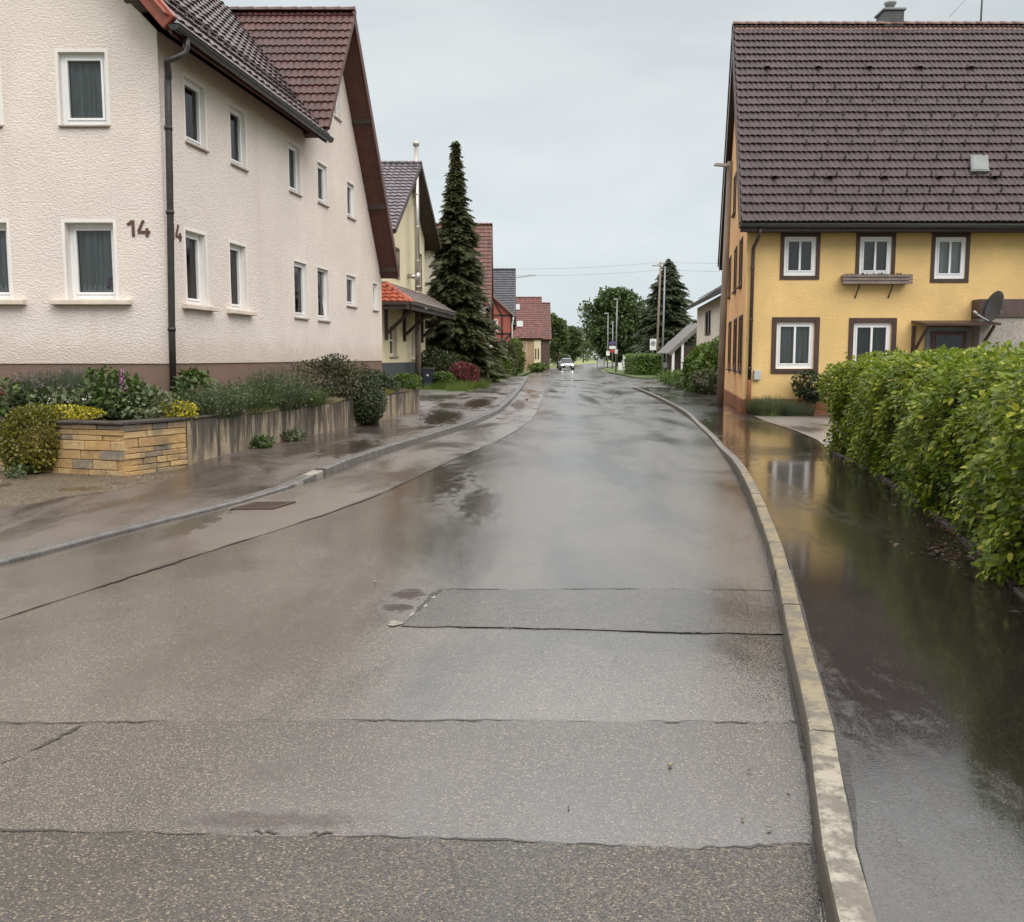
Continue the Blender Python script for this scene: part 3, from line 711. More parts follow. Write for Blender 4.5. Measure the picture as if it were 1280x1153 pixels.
def gutter(mb,a,b,r=.075,n=9):
    a=Vector(a);b=Vector(b);d=(b-a).normalized();x=d.cross(Vector((0,0,1))).normalized()
    vs=[];fs=[]
    for p in (a,b):
        for rr in (r,r-.008):
            for q in range(n):
                an=math.pi+math.pi*q/(n-1); vs.append(p+x*math.cos(an)*rr+Vector((0,0,math.sin(an)*rr)))
    for q in range(n-1):
        fs.append((q,q+1,2*n+q+1,2*n+q)); fs.append((n+q,3*n+q,3*n+q+1,n+q+1))
    for (i,j) in ((0,n),(n-1,2*n-1)): fs.append((i,j,2*n+j,2*n+i))
    mb.add(vs,fs,True)
    for o in (0,2*n): mb.add([vs[o+q] for q in range(n)],[tuple(range(n))])
    mb.tube([a+x*r+Vector((0,0,.004)),b+x*r+Vector((0,0,.004))],.012,6)
def slab(mb,O,A,U,length,S,th,N=None):
    O=Vector(O);A=Vector(A).normalized();U=Vector(U).normalized();n=A.cross(U).normalized()
    if n.z<0:n=-n
    q=[O,O+A*length,O+A*length+U*S,O+U*S]
    mb.hexa([x-n*th for x in q]+q)
def numeral(mb,fr,s,z,h,ch,d=.003,th=.012,w=.045):
    def stroke(a,b,k):
        ax,az=a;bx,bz=b; l=math.hypot(bx-ax,bz-az); nx,nz=-(bz-az)/l*w/2,(bx-ax)/l*w/2
        q=[(ax+nx,az+nz),(bx+nx,bz+nz),(bx-nx,bz-nz),(ax-nx,az-nz)]
        mb.prism([fr.pt(s+x,z+y,d) for x,y in q],Vector((fr.N[0],fr.N[1],0))*(th+k*.0015))
    if ch=='1':
        stroke((.10,0),(.10,h),0); stroke((.012,h*.72),(.092,h*.95),1)
    if ch=='4':
        stroke((.085,h),(.0,h*.33),0); stroke((-.012,h*.28),(.185,h*.28),1); stroke((.135,h*.52),(.135,0),2)
# ------------------------------------------------------------------ the white corner house
H1=thing('house','white roughcast corner house with the brown number 14 and a red-brown tiled gable','house',(-5.59,15.5,.1))
FF=Fr((-5.59,15.5),(1,0)); FS=Fr((-5.59,15.5),(.127,1))
fwin=[(-7.20+5.59,-6.41+5.59,2.53,3.76,'low'),(-8.92+5.59,-8.12+5.59,2.53,3.76,'low'),(-7.17+5.59,-6.42+5.59,5.27,6.39,'up'),(-8.86+5.59,-8.12+5.59,5.27,6.39,'up')]
swin=[(.86,1.62,5.22,6.28,'up'),(2.66,3.36,5.22,6.28,'up'),(5.67,6.37,5.24,6.28,'up'),(7.57,8.28,5.3,6.24,'up'),(9.9,10.58,5.3,6.2,'up'),
 (.70,1.46,2.50,3.74,'low'),(2.46,3.20,2.50,3.74,'low'),(5.82,6.66,2.5,3.74,'mid'),(7.39,8.22,2.5,3.74,'tilt'),(9.7,10.55,2.97,3.77,'mid'),(12.23,12.75,2.98,3.75,'mid'),(8.95,9.45,7.62,8.5,'up')]
m_=MB()
APX,APZ,TN=9.1,10.0,1.42
wallmesh(m_,FF,[(-6.1,1.5),(0,1.5),(0,6.72),(-3.05,9.95),(-6.1,6.72)],[w_[:4] for w_ in fwin])
gl=APZ-TN*(13.2-APX)
wallmesh(m_,FS,[(0,1.5),(13.2,1.5),(13.2,gl),(APX,APZ),(6.75,APZ-TN*2.35),(6.6,6.72),(0,6.72)],[w_[:4] for w_ in swin])
e=FS.pt(13.2,0); m_.add([(e.x,e.y,1.5),(e.x-8,e.y,1.5),(e.x-8,e.y,gl+6),(e.x,e.y,gl)],[(0,1,2,3)])
m_.add([(-11.69,15.5,1.5),(-11.69,29,1.5),(-11.69,29,6.72),(-11.69,15.5,6.72)],[(0,1,2,3)])
m_.build('wall',M['white_plaster'],H1)
p_=MB(); p_.add([FF.pt(-6.1,0,-.02),FF.pt(-.02,0,-.02),FF.pt(-.02,1.5,-.02),FF.pt(-6.1,1.5,-.02)],[(0,1,2,3)])
p_.add([FS.pt(.0,0,-.02),FS.pt(13.2,0,-.02),FS.pt(13.2,1.5,-.02),FS.pt(.0,1.5,-.02)],[(0,1,2,3)])
p_.add([FF.pt(-6.1,1.5,-.02),FF.pt(0,1.5,-.02),FF.pt(0,1.5,.0),FF.pt(-6.1,1.5,0)],[(0,1,2,3)])
p_.build('plinth',M['brown_plinth'],H1)
for a,b,c,dd,k in fwin:
    window(H1,FF,a,b,c,dd,.17 if k=='low' else .09,surround=.05 if k=='up' else .045,sill=(.25,.085,.14) if k=='low' else (.03,.035,.05),sillm='sill_cream' if k=='low' else 'sill_grey',cm='curtain',lace=(k=='low'),bw=.07)
for a,b,c,dd,k in swin:
    window(H1,FS,a,b,c,dd,.11 if k=='low' else .075,surround=.05,sill=(.2,.085,.12) if k=='low' else (.03,.04,.05),sillm='sill_cream' if k=='low' else 'sill_grey',cm='curtain_light' if k=='up' else 'curtain',ctop=.28 if k=='up' else 0,mull=(k=='x'),tilt=(k=='tilt'),bw=.06)
# flowers behind the glass of the front window
fl=MB()
for i in range(16):
    a=rnd.uniform(0,6.28); rr=rnd.uniform(0,.07); fl.lathe((-6.60+rr*math.cos(a),15.78,2.72+rnd.uniform(0,.2)),[(.0,-.02),(.022,-.008),(.026,.006),(.0,.02)],6)
fl.build('indoor_flowers',M['pink_fl'],H1)
nb=MB(); numeral(nb,FF,-.60,3.53,.26,'1'); numeral(nb,FF,-.415,3.53,.26,'4'); nb.build('house_number',M['brown_paint'],H1)
nb=MB(); numeral(nb,FS,.18,3.52,.26,'1'); numeral(nb,FS,.375,3.52,.26,'4'); nb.build('house_number',M['brown_paint'],H1)
# main roof, eave beside the street
TM=1.15; dS=Vector((.127,1,0)).normalized(); nS=Vector((FS.N[0],FS.N[1],0))
OV=.50; EZ=6.62
eO=FS.pt(-.5,EZ,OV); Um=(-nS+Vector((0,0,TM))).normalized(); SLm=3.1*math.sqrt(1+TM*TM)
rf=MB(); slab(rf,eO-Vector((0,0,.03)),dS,Um,7.4,SLm,.13)
def vrange(u):
    z=EZ+u*TM/math.sqrt(1+TM*TM); sv=APX-(APZ+.13-z)/TN
    return (0,(sv+.5)*1.008+.15)
roof=MB(); 
# the deck follows the valley line with the cross gable
n=14; vs=[];fs=[]
for i in range(n+1):
    u=SLm*i/n; a1=vrange(u)[1]
    for p in (eO+Um*u-Vector((0,0,.03)),eO+Um*u+dS*a1-Vector((0,0,.03)),eO+Um*u+dS*a1-Vector((0,0,.17)),eO+Um*u-Vector((0,0,.17))): vs.append(p)
for i in range(n):
    for j in range(4): fs.append((4*i+j,4*i+(j+1)%4,4*i+4+(j+1)%4,4*i+4+j))
fs+=[(0,1,2,3),(4*n+3,4*n+2,4*n+1,4*n)]
roof.add(vs,fs)
# the far slope of the main roof
far0=eO+Um*SLm; slab(roof,far0-Vector((0,0,.03)),dS,(-nS-Vector((0,0,TM))),10,SLm,.13)
RM=roof.build('roof',M['red_wood'],H1)
tiles('roof_tiles',RM,eO+Vector((0,0,.0))-dS*.02,dS,Um,11,SLm,M['tile_dark'],.335,.3,.03,vrange)
v_=MB()
v_.bar(eO-dS*.03+Vector((0,0,.0)),eO-dS*.03+Um*SLm,.12,.26,up=(0,0,1))
v_.bar(eO-dS*.10+Vector((0,0,.09)),eO-dS*.10+Um*SLm+Vector((0,0,.09)),.2,.045,up=(0,0,1))
v_.build('verge',M['verge_red'],RM,bevel=.015)
pu=MB(); c0=FS.pt(0,7.05,-.18); pu.box(c0.x-.09,c0.x+.09,15.0,15.5,6.98,7.18); pu.box(c0.x-.12,c0.x+.12,14.96,15.06,6.95,7.21); pu.build('purlin_end',M['dark_wood'],RM,bevel=.02)
g_=MB(); gutter(g_,eO-dS*.08+nS*.07+Vector((0,0,-.03)),eO+dS*7.4+nS*.07+Vector((0,0,-.06)),.085)
for i in range(9):
    c=eO+dS*(.2+i*.85)+nS*.07; g_.bar(c+nS*.085+Vector((0,0,-.02)),c-nS*.1+Vector((0,0,.03)),.03,.012)
g_.build('gutter',M['gutter_metal'],H1)
sn=MB() # snow rail above the eave
for hh in (.10,.19): sn.tube([eO+Um*.62+dS*.3+Vector((0,0,hh)),eO+Um*.62+dS*6.5+Vector((0,0,hh))],.016,6)
for i in range(8): sn.bar(eO+Um*.62+dS*(.5+.82*i)+Vector((0,0,.0)),eO+Um*.62+dS*(.5+.82*i)+Vector((0,0,.23)),.03,.02)
sn.build('snow_rail',M['dark_wood'],RM)
dp=MB(); a=eO+dS*.32+nS*.07+Vector((0,0,-.1))
dp.tube([a,a+Vector((0,0,-.14)),a+Vector((-.03,-.02,-.24)),a+Vector((-.13,-.12,-.33)),a+Vector((-.24,-.20,-.40)),Vector((-5.40,15.40,6.02)),Vector((-5.41,15.40,5.9)),Vector((-5.45,15.40,4.0)),Vector((-5.50,15.40,2.0)),Vector((-5.52,15.40,.55))],.055,12)
for z,x in ((5.2,-5.43),(2.05,-5.50),(1.1,-5.515),(3.9,-5.455)): dp.lathe((x,15.40,z),[(.055,-.03),(.066,-.028),(.066,.028),(.055,.03)],12)
dp.build('downpipe',M['dark_metal'],H1)
# cross gable above the street
OG=.50
apx=FS.pt(APX,APZ+.13,OG); back=Vector((-1,0,0)); 
UL=(dS+Vector((0,0,TN))).normalized(); UR=(-dS+Vector((0,0,TN))).normalized()
SLr=4.28*math.sqrt(1+TN*TN)*1.0; SLl=4.6*math.sqrt(1+TN*TN)
rb=MB()
oR=apx-UR*SLr; oL=apx-UL*SLl
slab(rb,oR-Vector((0,0,.03)),back,UR,5,SLr,.14); slab(rb,apx-UL*4.2-Vector((0,0,.03)),back,UL,5,4.2,.14)
RC=rb.build('cross_gable_roof',M['red_wood'],H1)
def lrange(u): return (0,4.6)
tiles('roof_tiles',RC,apx-UL*4.09,back,UL,4.6,4.09,M['tile_red'],.28,.30,.03,lambda u:(-.05,max(0.1,min(4.6,(u/4.09)*3.2+1.2))),.04,True)
tiles('roof_tiles',RC,oR,back,UR,4.6,SLr,M['tile_red'],.28,.30,.03,None,.04,True)
rt=MB(); ridgetiles(rt,apx+Vector((.05,0,.06)),apx+back*4+Vector((0,0,.06))); rt.build('ridge_tiles',M['tile_red'],RC)
vb=MB()
vb.bar(apx+nS*.02+Vector((0,0,.02)),oR+nS*.02+Vector((0,0,.02)),.05,.24,up=(nS.x,nS.y,0))
vb.v=[];vb.f=[];vb.sm=[]
def board(a,b,h,th,nrm,mb):
    a=Vector(a);b=Vector(b);d=(b-a).normalized();n=Vector(nrm).normalized();u=n.cross(d).normalized()
    if u.z<0:u=-u
    q=[]
    for p in (a,b):
        for (i,j) in ((0,-h),(th,-h),(th,.0),(0,.0)): q.append(p+n*i+u*j)
    mb.hexa(q)
board(apx+Vector((0,0,.06)),oR+Vector((0,0,.06)),.22,.04,nS,vb); board(apx+Vector((0,0,.06)),apx-UL*4.05+Vector((0,0,.06)),.16,.04,nS,vb)
vb.build('bargeboard',M['red_wood'],RC,bevel=.006)
cb=MB() # purlin heads under the gable overhang
for k in (.33,.66,.93):
    p=apx-UR*(SLr*k)-Vector((0,0,.28)); cb.bar(p+nS*.0,p-nS*.6,.14,.16)
cb.build('purlins',M['dark_wood'],RC,bevel=.01)
# ------------------------------------------------------------------ vegetation builders
def quadleaf():   # a folded pointed leaf, 6 quads in 4 corners each
    V=np.array([(0,0,0),(0,.33,-.03),(0,.72,-.07),(0,1.05,-.2),(.31,.2,.06),(.32,.6,.02),(-.31,.2,.06),(-.32,.6,.02)],float)
    F=[(0,4,5,1),(1,5,3,2),(0,1,7,6),(1,2,3,7)]
    return V,np.array(F)
def diamond():
    V=np.array([(0,0,0),(.3,.5,.06),(0,1,-.08),(-.3,.5,.06)],float); return V,np.array([(0,1,2,3)])
def blade():
    V=np.array([(-.012,0,0),(.012,0,0),(.013,.4,.03),(-.013,.4,.03),(.009,.75,.0),(-.009,.75,.0),(.002,1,-.08),(-.002,1,-.08)],float)
    return V,np.array([(0,1,2,3),(3,2,4,5),(5,4,6,7)])
def sprayt():
    v=[];f=[]
    for i in range(5):
        y=.1+.18*i; l=.30*(1-.13*i)
        for s in (-1,1):
            b=len(v); v+=[(0,y-.10,0),(s*l,y+.20,-.10),(s*l*.8,y+.28,-.08),(0,y+.10,.0)]; f.append((b,b+1,b+2,b+3))
    b=len(v); v+=[(-.05,.7,0),(.05,.7,0),(.015,1.08,-.06),(-.015,1.08,-.06)]; f.append((b,b+1,b+2,b+3))
    return np.array(v,float),np.array(f)
def scatter(name,tpl,pos,dirv,nrm,size,m,parent=None,loc=None):
    """many small leaf faces as one mesh: pos (N,3), growth direction, upper side, size"""
    T,F=tpl; pos=np.asarray(pos,float); N=len(pos)
    d=dirv/np.maximum(1e-6,np.linalg.norm(dirv,axis=1,keepdims=True))
    x=np.cross(d,nrm); x/=np.maximum(1e-6,np.linalg.norm(x,axis=1,keepdims=True)); z=np.cross(x,d)
    s=np.asarray(size,float).reshape(-1,1,1)
    V=pos[:,None,:]+s*(T[None,:,0:1]*x[:,None,:]+T[None,:,1:2]*d[:,None,:]+T[None,:,2:3]*z[:,None,:])
    Fa=(F[None]+(np.arange(N)*len(T))[:,None,None]).reshape(-1,F.shape[1])
    return npmesh(name,V.reshape(-1,3),Fa,m,parent,loc)
def rdir(n): 
    v=rg.normal(size=(n,3)); return v/np.linalg.norm(v,axis=1,keepdims=True)
def lumpy(n,c,r,lobes=9,shell=.55,amp=.35,flat=None,seed=None):
    """points in an uneven leafy volume and their outward directions"""
    d=rdir(n); lo=rdir(lobes); la=rg.uniform(.4,1,lobes)
    f=np.ones(n)
    for k in range(lobes): f+=amp*la[k]*np.maximum(0,(d@lo[k]-.55)/.45)
    f/=1+amp*.5
    t=(shell+(1-shell)*rg.random(n)**.6)*f
    p=np.array(c)+d*t[:,None]*np.array(r)
    return p,d
def shrub(name,label,loc,r,n,size,m,h0=.1,cat='shrub',tpl=None,lobes=10,amp=.4,group=None,shell=.45,stem='bark',part='foliage',droop=.0,parts=None):
    t=thing(name,label,cat,loc,group); c=(loc[0],loc[1],loc[2]+r[2]*.92+h0)
    p,d=lumpy(n,c,r,lobes,shell,amp); k=p[:,2]>loc[2]+.01; p=p[k];d=d[k]
    dirv=d*.7+rdir(len(p))*.75+np.array([0,0,.25-droop]); nr=d*.5+np.array([0,0,.6])+rdir(len(p))*.45
    scatter(part,tpl or diamond(),p,dirv,nr,size*rg.uniform(.65,1.3,len(p)),m,t)
    s=MB()
    for i in range(6):
        a=rnd.uniform(0,6.28); e=Vector((c[0]+math.cos(a)*r[0]*.6,c[1]+math.sin(a)*r[1]*.6,c[2]+rnd.uniform(-.1,.5)*r[2]))
        b=Vector((loc[0]+math.cos(a)*.05,loc[1]+math.sin(a)*.05,loc[2]-.02)); s.tube([b,b.lerp(e,.5)+Vector((0,0,r[2]*.12)),e],[.018,.012,.005],5)
    s.build('stems',M[stem],t)
    return t
def spruce(name,label,loc,H,Rr,m,nb=320,cat='spruce',skew=1.,zmin=.03,size=.5,per=15):
    t=thing(name,label,cat,loc)
    tr=MB(); tr.tube([Vector(loc)+Vector((rnd.uniform(-.03,.03),0,H*k)) for k in (0,.1,.3,.5,.7,.9,1.0)],[.022*H,.018*H,.014*H,.010*H,.007*H,.003*H,.001*H],8); tr.build('trunk',M['bark'],t)
    P=[];D=[];Nn=[];Z=[]; br=MB()
    for i in range(nb):
        f=zmin+(1-zmin)*((i+rnd.random())/nb)**1.05; z=H*f
        a=i*2.399+rnd.uniform(-.5,.5); r=Rr*((1-f)**skew)*rnd.choice([.5,.7,.85,1.,1.1,1.3])*rnd.uniform(.85,1.1)*(1.0 if f>.1 else .8+2*f)+.12*(1-f)+.05
        o=np.array([loc[0],loc[1],loc[2]+z]); hd=np.array([math.cos(a),math.sin(a),0])
        n=max(4,int(per*min(1.6,r/1.0+.35)))
        for k in range(n):
            u=rnd.uniform(.12,1)**.75; dz=-.38*r*u**1.3+.16*r*max(0,u-.7)
            p=o+hd*r*u+np.array([0,0,dz])
            side=rnd.uniform(-1,1); ln=np.array([-hd[1],hd[0],0])
            P.append(p+ln*side*.22*r*(1-u*.6)+rg.normal(size=3)*.05); D.append(hd*.8+ln*side*.9+np.array([0,0,-.35+rnd.uniform(-.25,.2)])); Nn.append(np.array([0,0,1])+rg.normal(size=3)*.35); Z.append(size*rnd.uniform(.6,1.2)*(.45+.55*min(1,r/1.0)))
        if i%3==0: br.tube([o,o+hd*r*.5+np.array([0,0,-.14*r]),o+hd*r*.95+np.array([0,0,-.33*r])],[.03,.02,.006],4,False)
    for k in range(16): # the bare leader at the top
        f=.93+.07*k/16; a=k*2.4; P.append(np.array([loc[0],loc[1],loc[2]+H*f])); D.append(np.array([math.cos(a)*.7,math.sin(a)*.7,.8])); Nn.append(np.array([0,0,1.])+rg.normal(size=3)*.2); Z.append(.35*size*(1.7-1.3*(f-.93)/.07))
    scatter('branches',sprayt(),np.array(P),np.array(D),np.array(Nn),np.array(Z),m,t)
    br.build('boughs',M['bark'],t); return t
def broadtree(name,label,loc,H,r,m,n=9000,leaf=.35,clumps=60,trunk=.28,cat='tree',zc=.58,group=None):
    t=thing(name,label,cat,loc,group); L=Vector(loc); zc_=H-r[2]
    tr=MB(); tr.tube([L+Vector((0,0,-.1)),L+Vector((.05,0,H*.15)),L+Vector((.1,0,H*.4)),L+Vector((0,.1,H*.75))],[trunk*1.3,trunk,trunk*.75,trunk*.2],9)
    C,cd=lumpy(clumps,(loc[0],loc[1],loc[2]+zc_),r,7,.35,.3)
    for k in range(0,clumps,3):
        e=Vector(C[k]); b=L+Vector((0,0,H*rnd.uniform(.2,.55))); tr.tube([b,b.lerp(e,.55)+Vector((0,0,.05*H)),e],[trunk*.35,trunk*.2,.02],5,False)
    tr.build('trunk',M['bark'],t)
    which=rg.integers(0,clumps,n); rad=rg.uniform(.13,.30,clumps)*min(r[0],r[2])*1.25
    dd=rdir(n); P=C[which]+dd*(rad[which]*rg.random(n)**.45)[:,None]*np.array([1.25,1.25,.8])
    k=P[:,2]>loc[2]+.02*H; P=P[k];dd=dd[k]
    scatter('crown',diamond(),P,dd+rdir(len(P))*.9,dd*.5+np.array([0,0,.8])+rdir(len(P))*.6,leaf*rg.uniform(.6,1.3,len(P)),m,t)
    return t
def grassy(name,label,loc,r,n,h,m,cat='plant',spread=.5,parts=(),group=None,kind=None):
    t=thing(name,label,cat,loc,group)
    a=rg.uniform(0,6.28,n); q=np.sqrt(rg.random(n)); P=np.stack([loc[0]+np.cos(a)*q*r[0],loc[1]+np.sin(a)*q*r[1],np.full(n,loc[2])],1)
    D=np.stack([np.cos(a)*q*spread,np.sin(a)*q*spread,np.ones(n)],1)+rg.normal(size=(n,3))*.16
    Z=h*rg.uniform(.55,1.15,n)
    scatter('blades',blade(),P,D,np.stack([np.cos(a),np.sin(a),np.full(n,.3)],1)+rg.normal(size=(n,3))*.3,Z,m,t)
    return t,P,D/np.linalg.norm(D,axis=1,keepdims=True),Z
# ------------------------------------------------------------------ garden wall and its bed
def wallrun(mb,pts,thick,z0,zt,uvs=None):
    pass
GW=[(-16,14.0),(-7.26,13.2),(-5.17,12.54),(-4.67,13.51)]
GC=[(-4.67,13.51),(-3.52,19.74),(-3.30,21.2)]; GC2=[(-3.30,21.2),(-2.60,26.55)]
gw=thing('garden_wall','low wall holding the planted bed, yellow stone round the corner and streaked concrete beside the pavement','garden wall',(-5.17,12.54,0))
sw=MB()
for a,b in zip(GW,GW[1:]):
    a=Vector((*a,0));b=Vector((*b,0));l=(b-a).length;dd=(b-a)/l;n_=Vector((-dd.y,dd.x,0))
    def sbox(s0,s1,z0,z1,d0,d1):
        p=[a+dd*s+n_*d+Vector((0,0,z)) for z in (z0,z1) for s,d in ((s0,d0),(s1,d0),(s1,d1),(s0,d1))]; sw.hexa(p)
    sbox(0,l,-.02,.695,.03,.26)
    z=-.02
    while z<.68:
        h=min(.70-z,rnd.choice([.075,.09,.11,.13])); h=.70-z if .70-z-h<.05 else h
        s=max(0,l-9)
        while s<l-.01:
            w_=rnd.uniform(.16,.52); w_=l-s if l-s-w_<.12 else w_
            d0=rnd.uniform(-.012,.014); sbox(s+.004,s+w_-.004,z+.004,z+h-.004,d0,.06); s+=w_
        z+=h
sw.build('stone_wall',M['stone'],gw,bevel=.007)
cw=MB()
def runbox(mb,pts,z0,z1,th,o=0.):
    for i,(a,b) in enumerate(zip(pts,pts[1:])):
        a=Vector((*a,0));b=Vector((*b,0));dd=(b-a).normalized();n_=Vector((-dd.y,dd.x,0)); a=a-n_*o;b=b-n_*o
        mb.hexa([a+Vector((0,0,z0)),b+Vector((0,0,z0)),b+n_*th+Vector((0,0,z0)),a+n_*th+Vector((0,0,z0)),a+Vector((0,0,z1)),b+Vector((0,0,z1)),b+n_*th+Vector((0,0,z1)),a+n_*th+Vector((0,0,z1))])
runbox(cw,[(-4.665,13.56),(-3.525,19.74)],-.02,.70,.2); runbox(cw,[(-3.52,19.76),(-3.31,21.1)],-.02,.70,.2,.012); runbox(cw,[(-3.28,21.3),(-2.60,26.55)],-.02,.69,.2)
cw.box(-7,-2.62,26.36,26.56,-.02,.688)
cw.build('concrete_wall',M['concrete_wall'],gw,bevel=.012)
cp=MB()
for a,b in zip(GW,GW[1:]):
    A_=Vector((*a,0));B_=Vector((*b,0)); L_=(B_-A_).length; k=max(1,int(L_/.55))
    for i in range(k):
        p=A_.lerp(B_,i/k+.004);q=A_.lerp(B_,(i+1)/k-.004); zz=.703+rnd.uniform(0,.012); runbox(cp,[(p.x,p.y),(q.x,q.y)],.702,.735+rnd.uniform(-.008,.012),.34,.022)
for a,b in zip([(-4.665,13.56),(-3.525,19.74)],[(-3.525,19.74),(-3.31,21.1)]): runbox(cp,[a,b],.703,.735,.26,.012)
runbox(cp,[(-3.28,21.3),(-2.60,26.55)],.693,.722,.26,.012)
cp.build('coping',M['coping'],gw,bevel=.012,seg=2)
soil=polysheet('planting_bed',[(-16,14.2),(-7.2,13.4),(-5.2,12.8),(-4.9,13.6),(-3.75,19.8),(-2.85,26.3),(-4.25,26.4),(-5.6,15.48),(-16,15.48)],M['soil'],.66)
n=len(GRAVEL); tag(scatter('gravel',diamond(),GRAVEL,rdir(n)*np.array([1,1,.2]),np.array([0,0,1.])+rdir(n)*.5,rg.uniform(.012,.045,n),M['gravel']),kind='stuff')
# planting, left to right
Zb=.66
def fl(t,P,m,name,n,size,spread):
    P=np.asarray(P); p=np.repeat(P,n,0)+rg.normal(size=(len(P)*n,3))*spread
    scatter(name,diamond(),p,rdir(len(p))+np.array([0,0,.3]),rdir(len(p))+np.array([0,0,.5]),size*rg.uniform(.7,1.3,len(p)),m,t)
def perennial(name,label,loc,r,n,size,m,cat='plant',lobes=9): return shrub(name,label,loc,r,n,size,m,0,cat,quadleaf(),lobes,.5,None,.3,'bark','leaves')
t=perennial('perennial','dark green perennial with maroon flower heads at the left end of the bed',(-7.75,13.95,Zb),(.5,.4,.30),700,.09,M['green_l']); fl(t,[(-7.55,13.8,1.28),(-7.62,13.85,1.22),(-7.5,13.75,1.17),(-7.8,13.8,1.2),(-7.4,13.78,1.05)],M['red_fl'],'flowers',8,.05,.02)
t,P,D,Z=grassy('lavender','broad clump of lavender with greyish purple spikes under the front window',(-6.75,14.55,Zb),(.62,.42,.3),2600,.72,M['lav'],'lavender',.75)
k=rg.choice(len(P),420); tip=P[k]+D[k]*Z[k][:,None]*.97
fl(t,tip,M['lav_fl'],'flower_spikes',5,.028,.022)
t=shrub('trailing_shrub','rounded yellow-green shrub spilling over the yellow stone wall',(-6.62,13.0,.02),(.44,.40,.44),8000,.05,M['eu_l'],.02,'shrub',diamond(),12,.22,None,.6)
shrub('ground_cover','bright yellow-green ground cover lying on the coping beside the spilling shrub',(-6.22,13.28,.70),(.42,.26,.10),1100,.042,M['yellow_l'],.02,'plant',diamond(),8,.3)
t=perennial('perennial','low leafy perennial with a few white blooms in front of the lavender',(-6.3,13.75,Zb),(.5,.35,.20),800,.075,M['grey_l']); fl(t,[(-6.05,13.5,1.03),(-6.35,13.55,.98),(-6.6,13.5,1.0)],M['white_fl'],'flowers',9,.04,.02)
fx=perennial('foxglove','leafy foxglove with one pink flower spire near the corner downpipe',(-5.75,13.9,Zb),(.42,.38,.34),1200,.085,M['green_l'],'foxglove')
sp=MB(); sp.tube([(-5.66,13.75,.9),(-5.65,13.75,1.2),(-5.64,13.75,1.46)],[.01,.008,.004],5); sp.build('flower_stalk',M['green_l'],fx)
bl=MB()
for i in range(26):
    z=1.10+.011*i*1.2; a=i*2.4; rr=.045*(1-i/40); c=Vector((-5.65+math.cos(a)*rr,13.75+math.sin(a)*rr,z)); s=1-.018*i
    bl.lathe(c,[(.004,.012),(.016*s,.0),(.02*s,-.022*s),(.026*s,-.034*s)],6)
bl.build('flower_bells',M['pink_fl'],fx)
perennial('perennial','bushy green perennial filling the bed between the foxglove and the yellow clump',(-5.25,13.75,Zb),(.40,.35,.25),1100,.06,M['grey_l'])
perennial('perennial','tall leafy green plant standing right of the black downpipe',(-5.15,15.1,Zb),(.26,.22,.42),520,.10,M['green_l'])
shrub('yellow_shrub','bright yellow clump hanging over the end of the stone wall',(-4.85,13.75,Zb),(.26,.25,.14),900,.045,M['yellow_l'],.02,'shrub',diamond(),8,.4)
for i,(x,y,lb,hh,rr) in enumerate([(-4.62,14.8,'grey-green lavender clump behind the yellow shrub',.50,.34),(-4.45,15.9,'feathery grey-green clump above the nearer weed',.62,.36),(-4.2,17.0,'taller loose clump midway along the concrete wall',.70,.36),(-4.05,18.2,'thin grassy clump left of the dry trailing plants',.46,.38)]):
    t,P,D,Z=grassy('grey_green_clump',lb,(x,y,Zb),(rr,rr*1.5,.3),430,hh*(1-.15*(i%2)),M['lav'],'plant',.55)
    k=np.repeat(np.arange(len(P)),7); u=rg.uniform(.12,1.,len(k)); q=P[k]+D[k]*(Z[k]*u)[:,None]+rg.normal(size=(len(k),3))*.012
    scatter('foliage',diamond(),q,rdir(len(k))*.8+D[k]*.9,rdir(len(k))*.5+np.array([0,0,.6]),rg.uniform(.035,.075,len(k))*(1.15-.5*u),M[('grey_l','green_l','grey_l','green_l')[i]],t)
t,P,D,Z=grassy('dry_ground_cover','straw coloured trailing growth over the concrete coping',(-3.75,18.9,.70),(.22,1.0,.1),1100,.17,M['dry_l'],'plant',2.6)
t,P,D,Z=grassy('dry_ground_cover','dry yellow trailing plants beside the grey-green clumps',(-4.2,15.6,.70),(.2,.8,.1),500,.14,M['dry_l'],'plant',2.6)
shrub('olive_shrub','olive brown bush against the brown plinth, taller than its neighbours',(-3.85,20.3,Zb),(.52,.58,.44),5600,.06,M['shrub_b'],.05,'shrub',diamond(),14,.75,None,.3)
shrub('dark_shrub','dark green spreading shrub hanging down over the gap in the concrete wall',(-3.28,20.9,.05),(.44,.62,.52),7800,.06,M['shrub_d'],.06,'shrub',diamond(),14,.65,None,.35,'bark','foliage',.4)
shrub('dark_shrub','low dark shrub near the far end of the concrete wall',(-3.45,24.0,Zb),(.5,.7,.27),5200,.06,M['shrub_d'],.03,'shrub',diamond(),10,.45)
t,P,D,Z=grassy('dry_ground_cover','pale yellow trailing plants at the far end of the bed',(-2.95,25.0,.68),(.25,.7,.1),700,.16,M['dry_l'],'plant',2.4)
shrub('green_shrub','rounded green shrub at the very end of the concrete wall',(-2.95,26.0,Zb),(.36,.38,.26),3600,.055,M['bush'],.03,'shrub',diamond(),9,.4)
t,P,D,Z=grassy('trailing_grass','yellow-green grassy fringe over the coping right of the hanging shrub',(-3.15,22.3,.70),(.2,.8,.1),800,.22,M['eu_l'],'plant',1.6)
perennial('weed','small green weed at the foot of the concrete wall, nearer one',(-4.13,15.55,.10),(.16,.18,.10),240,.06,M['green_l'],'weed')
perennial('weed','clump of grey-green weed at the foot of the concrete wall, farther one',(-3.93,16.85,.10),(.20,.28,.11),300,.055,M['grey_l'],'weed')
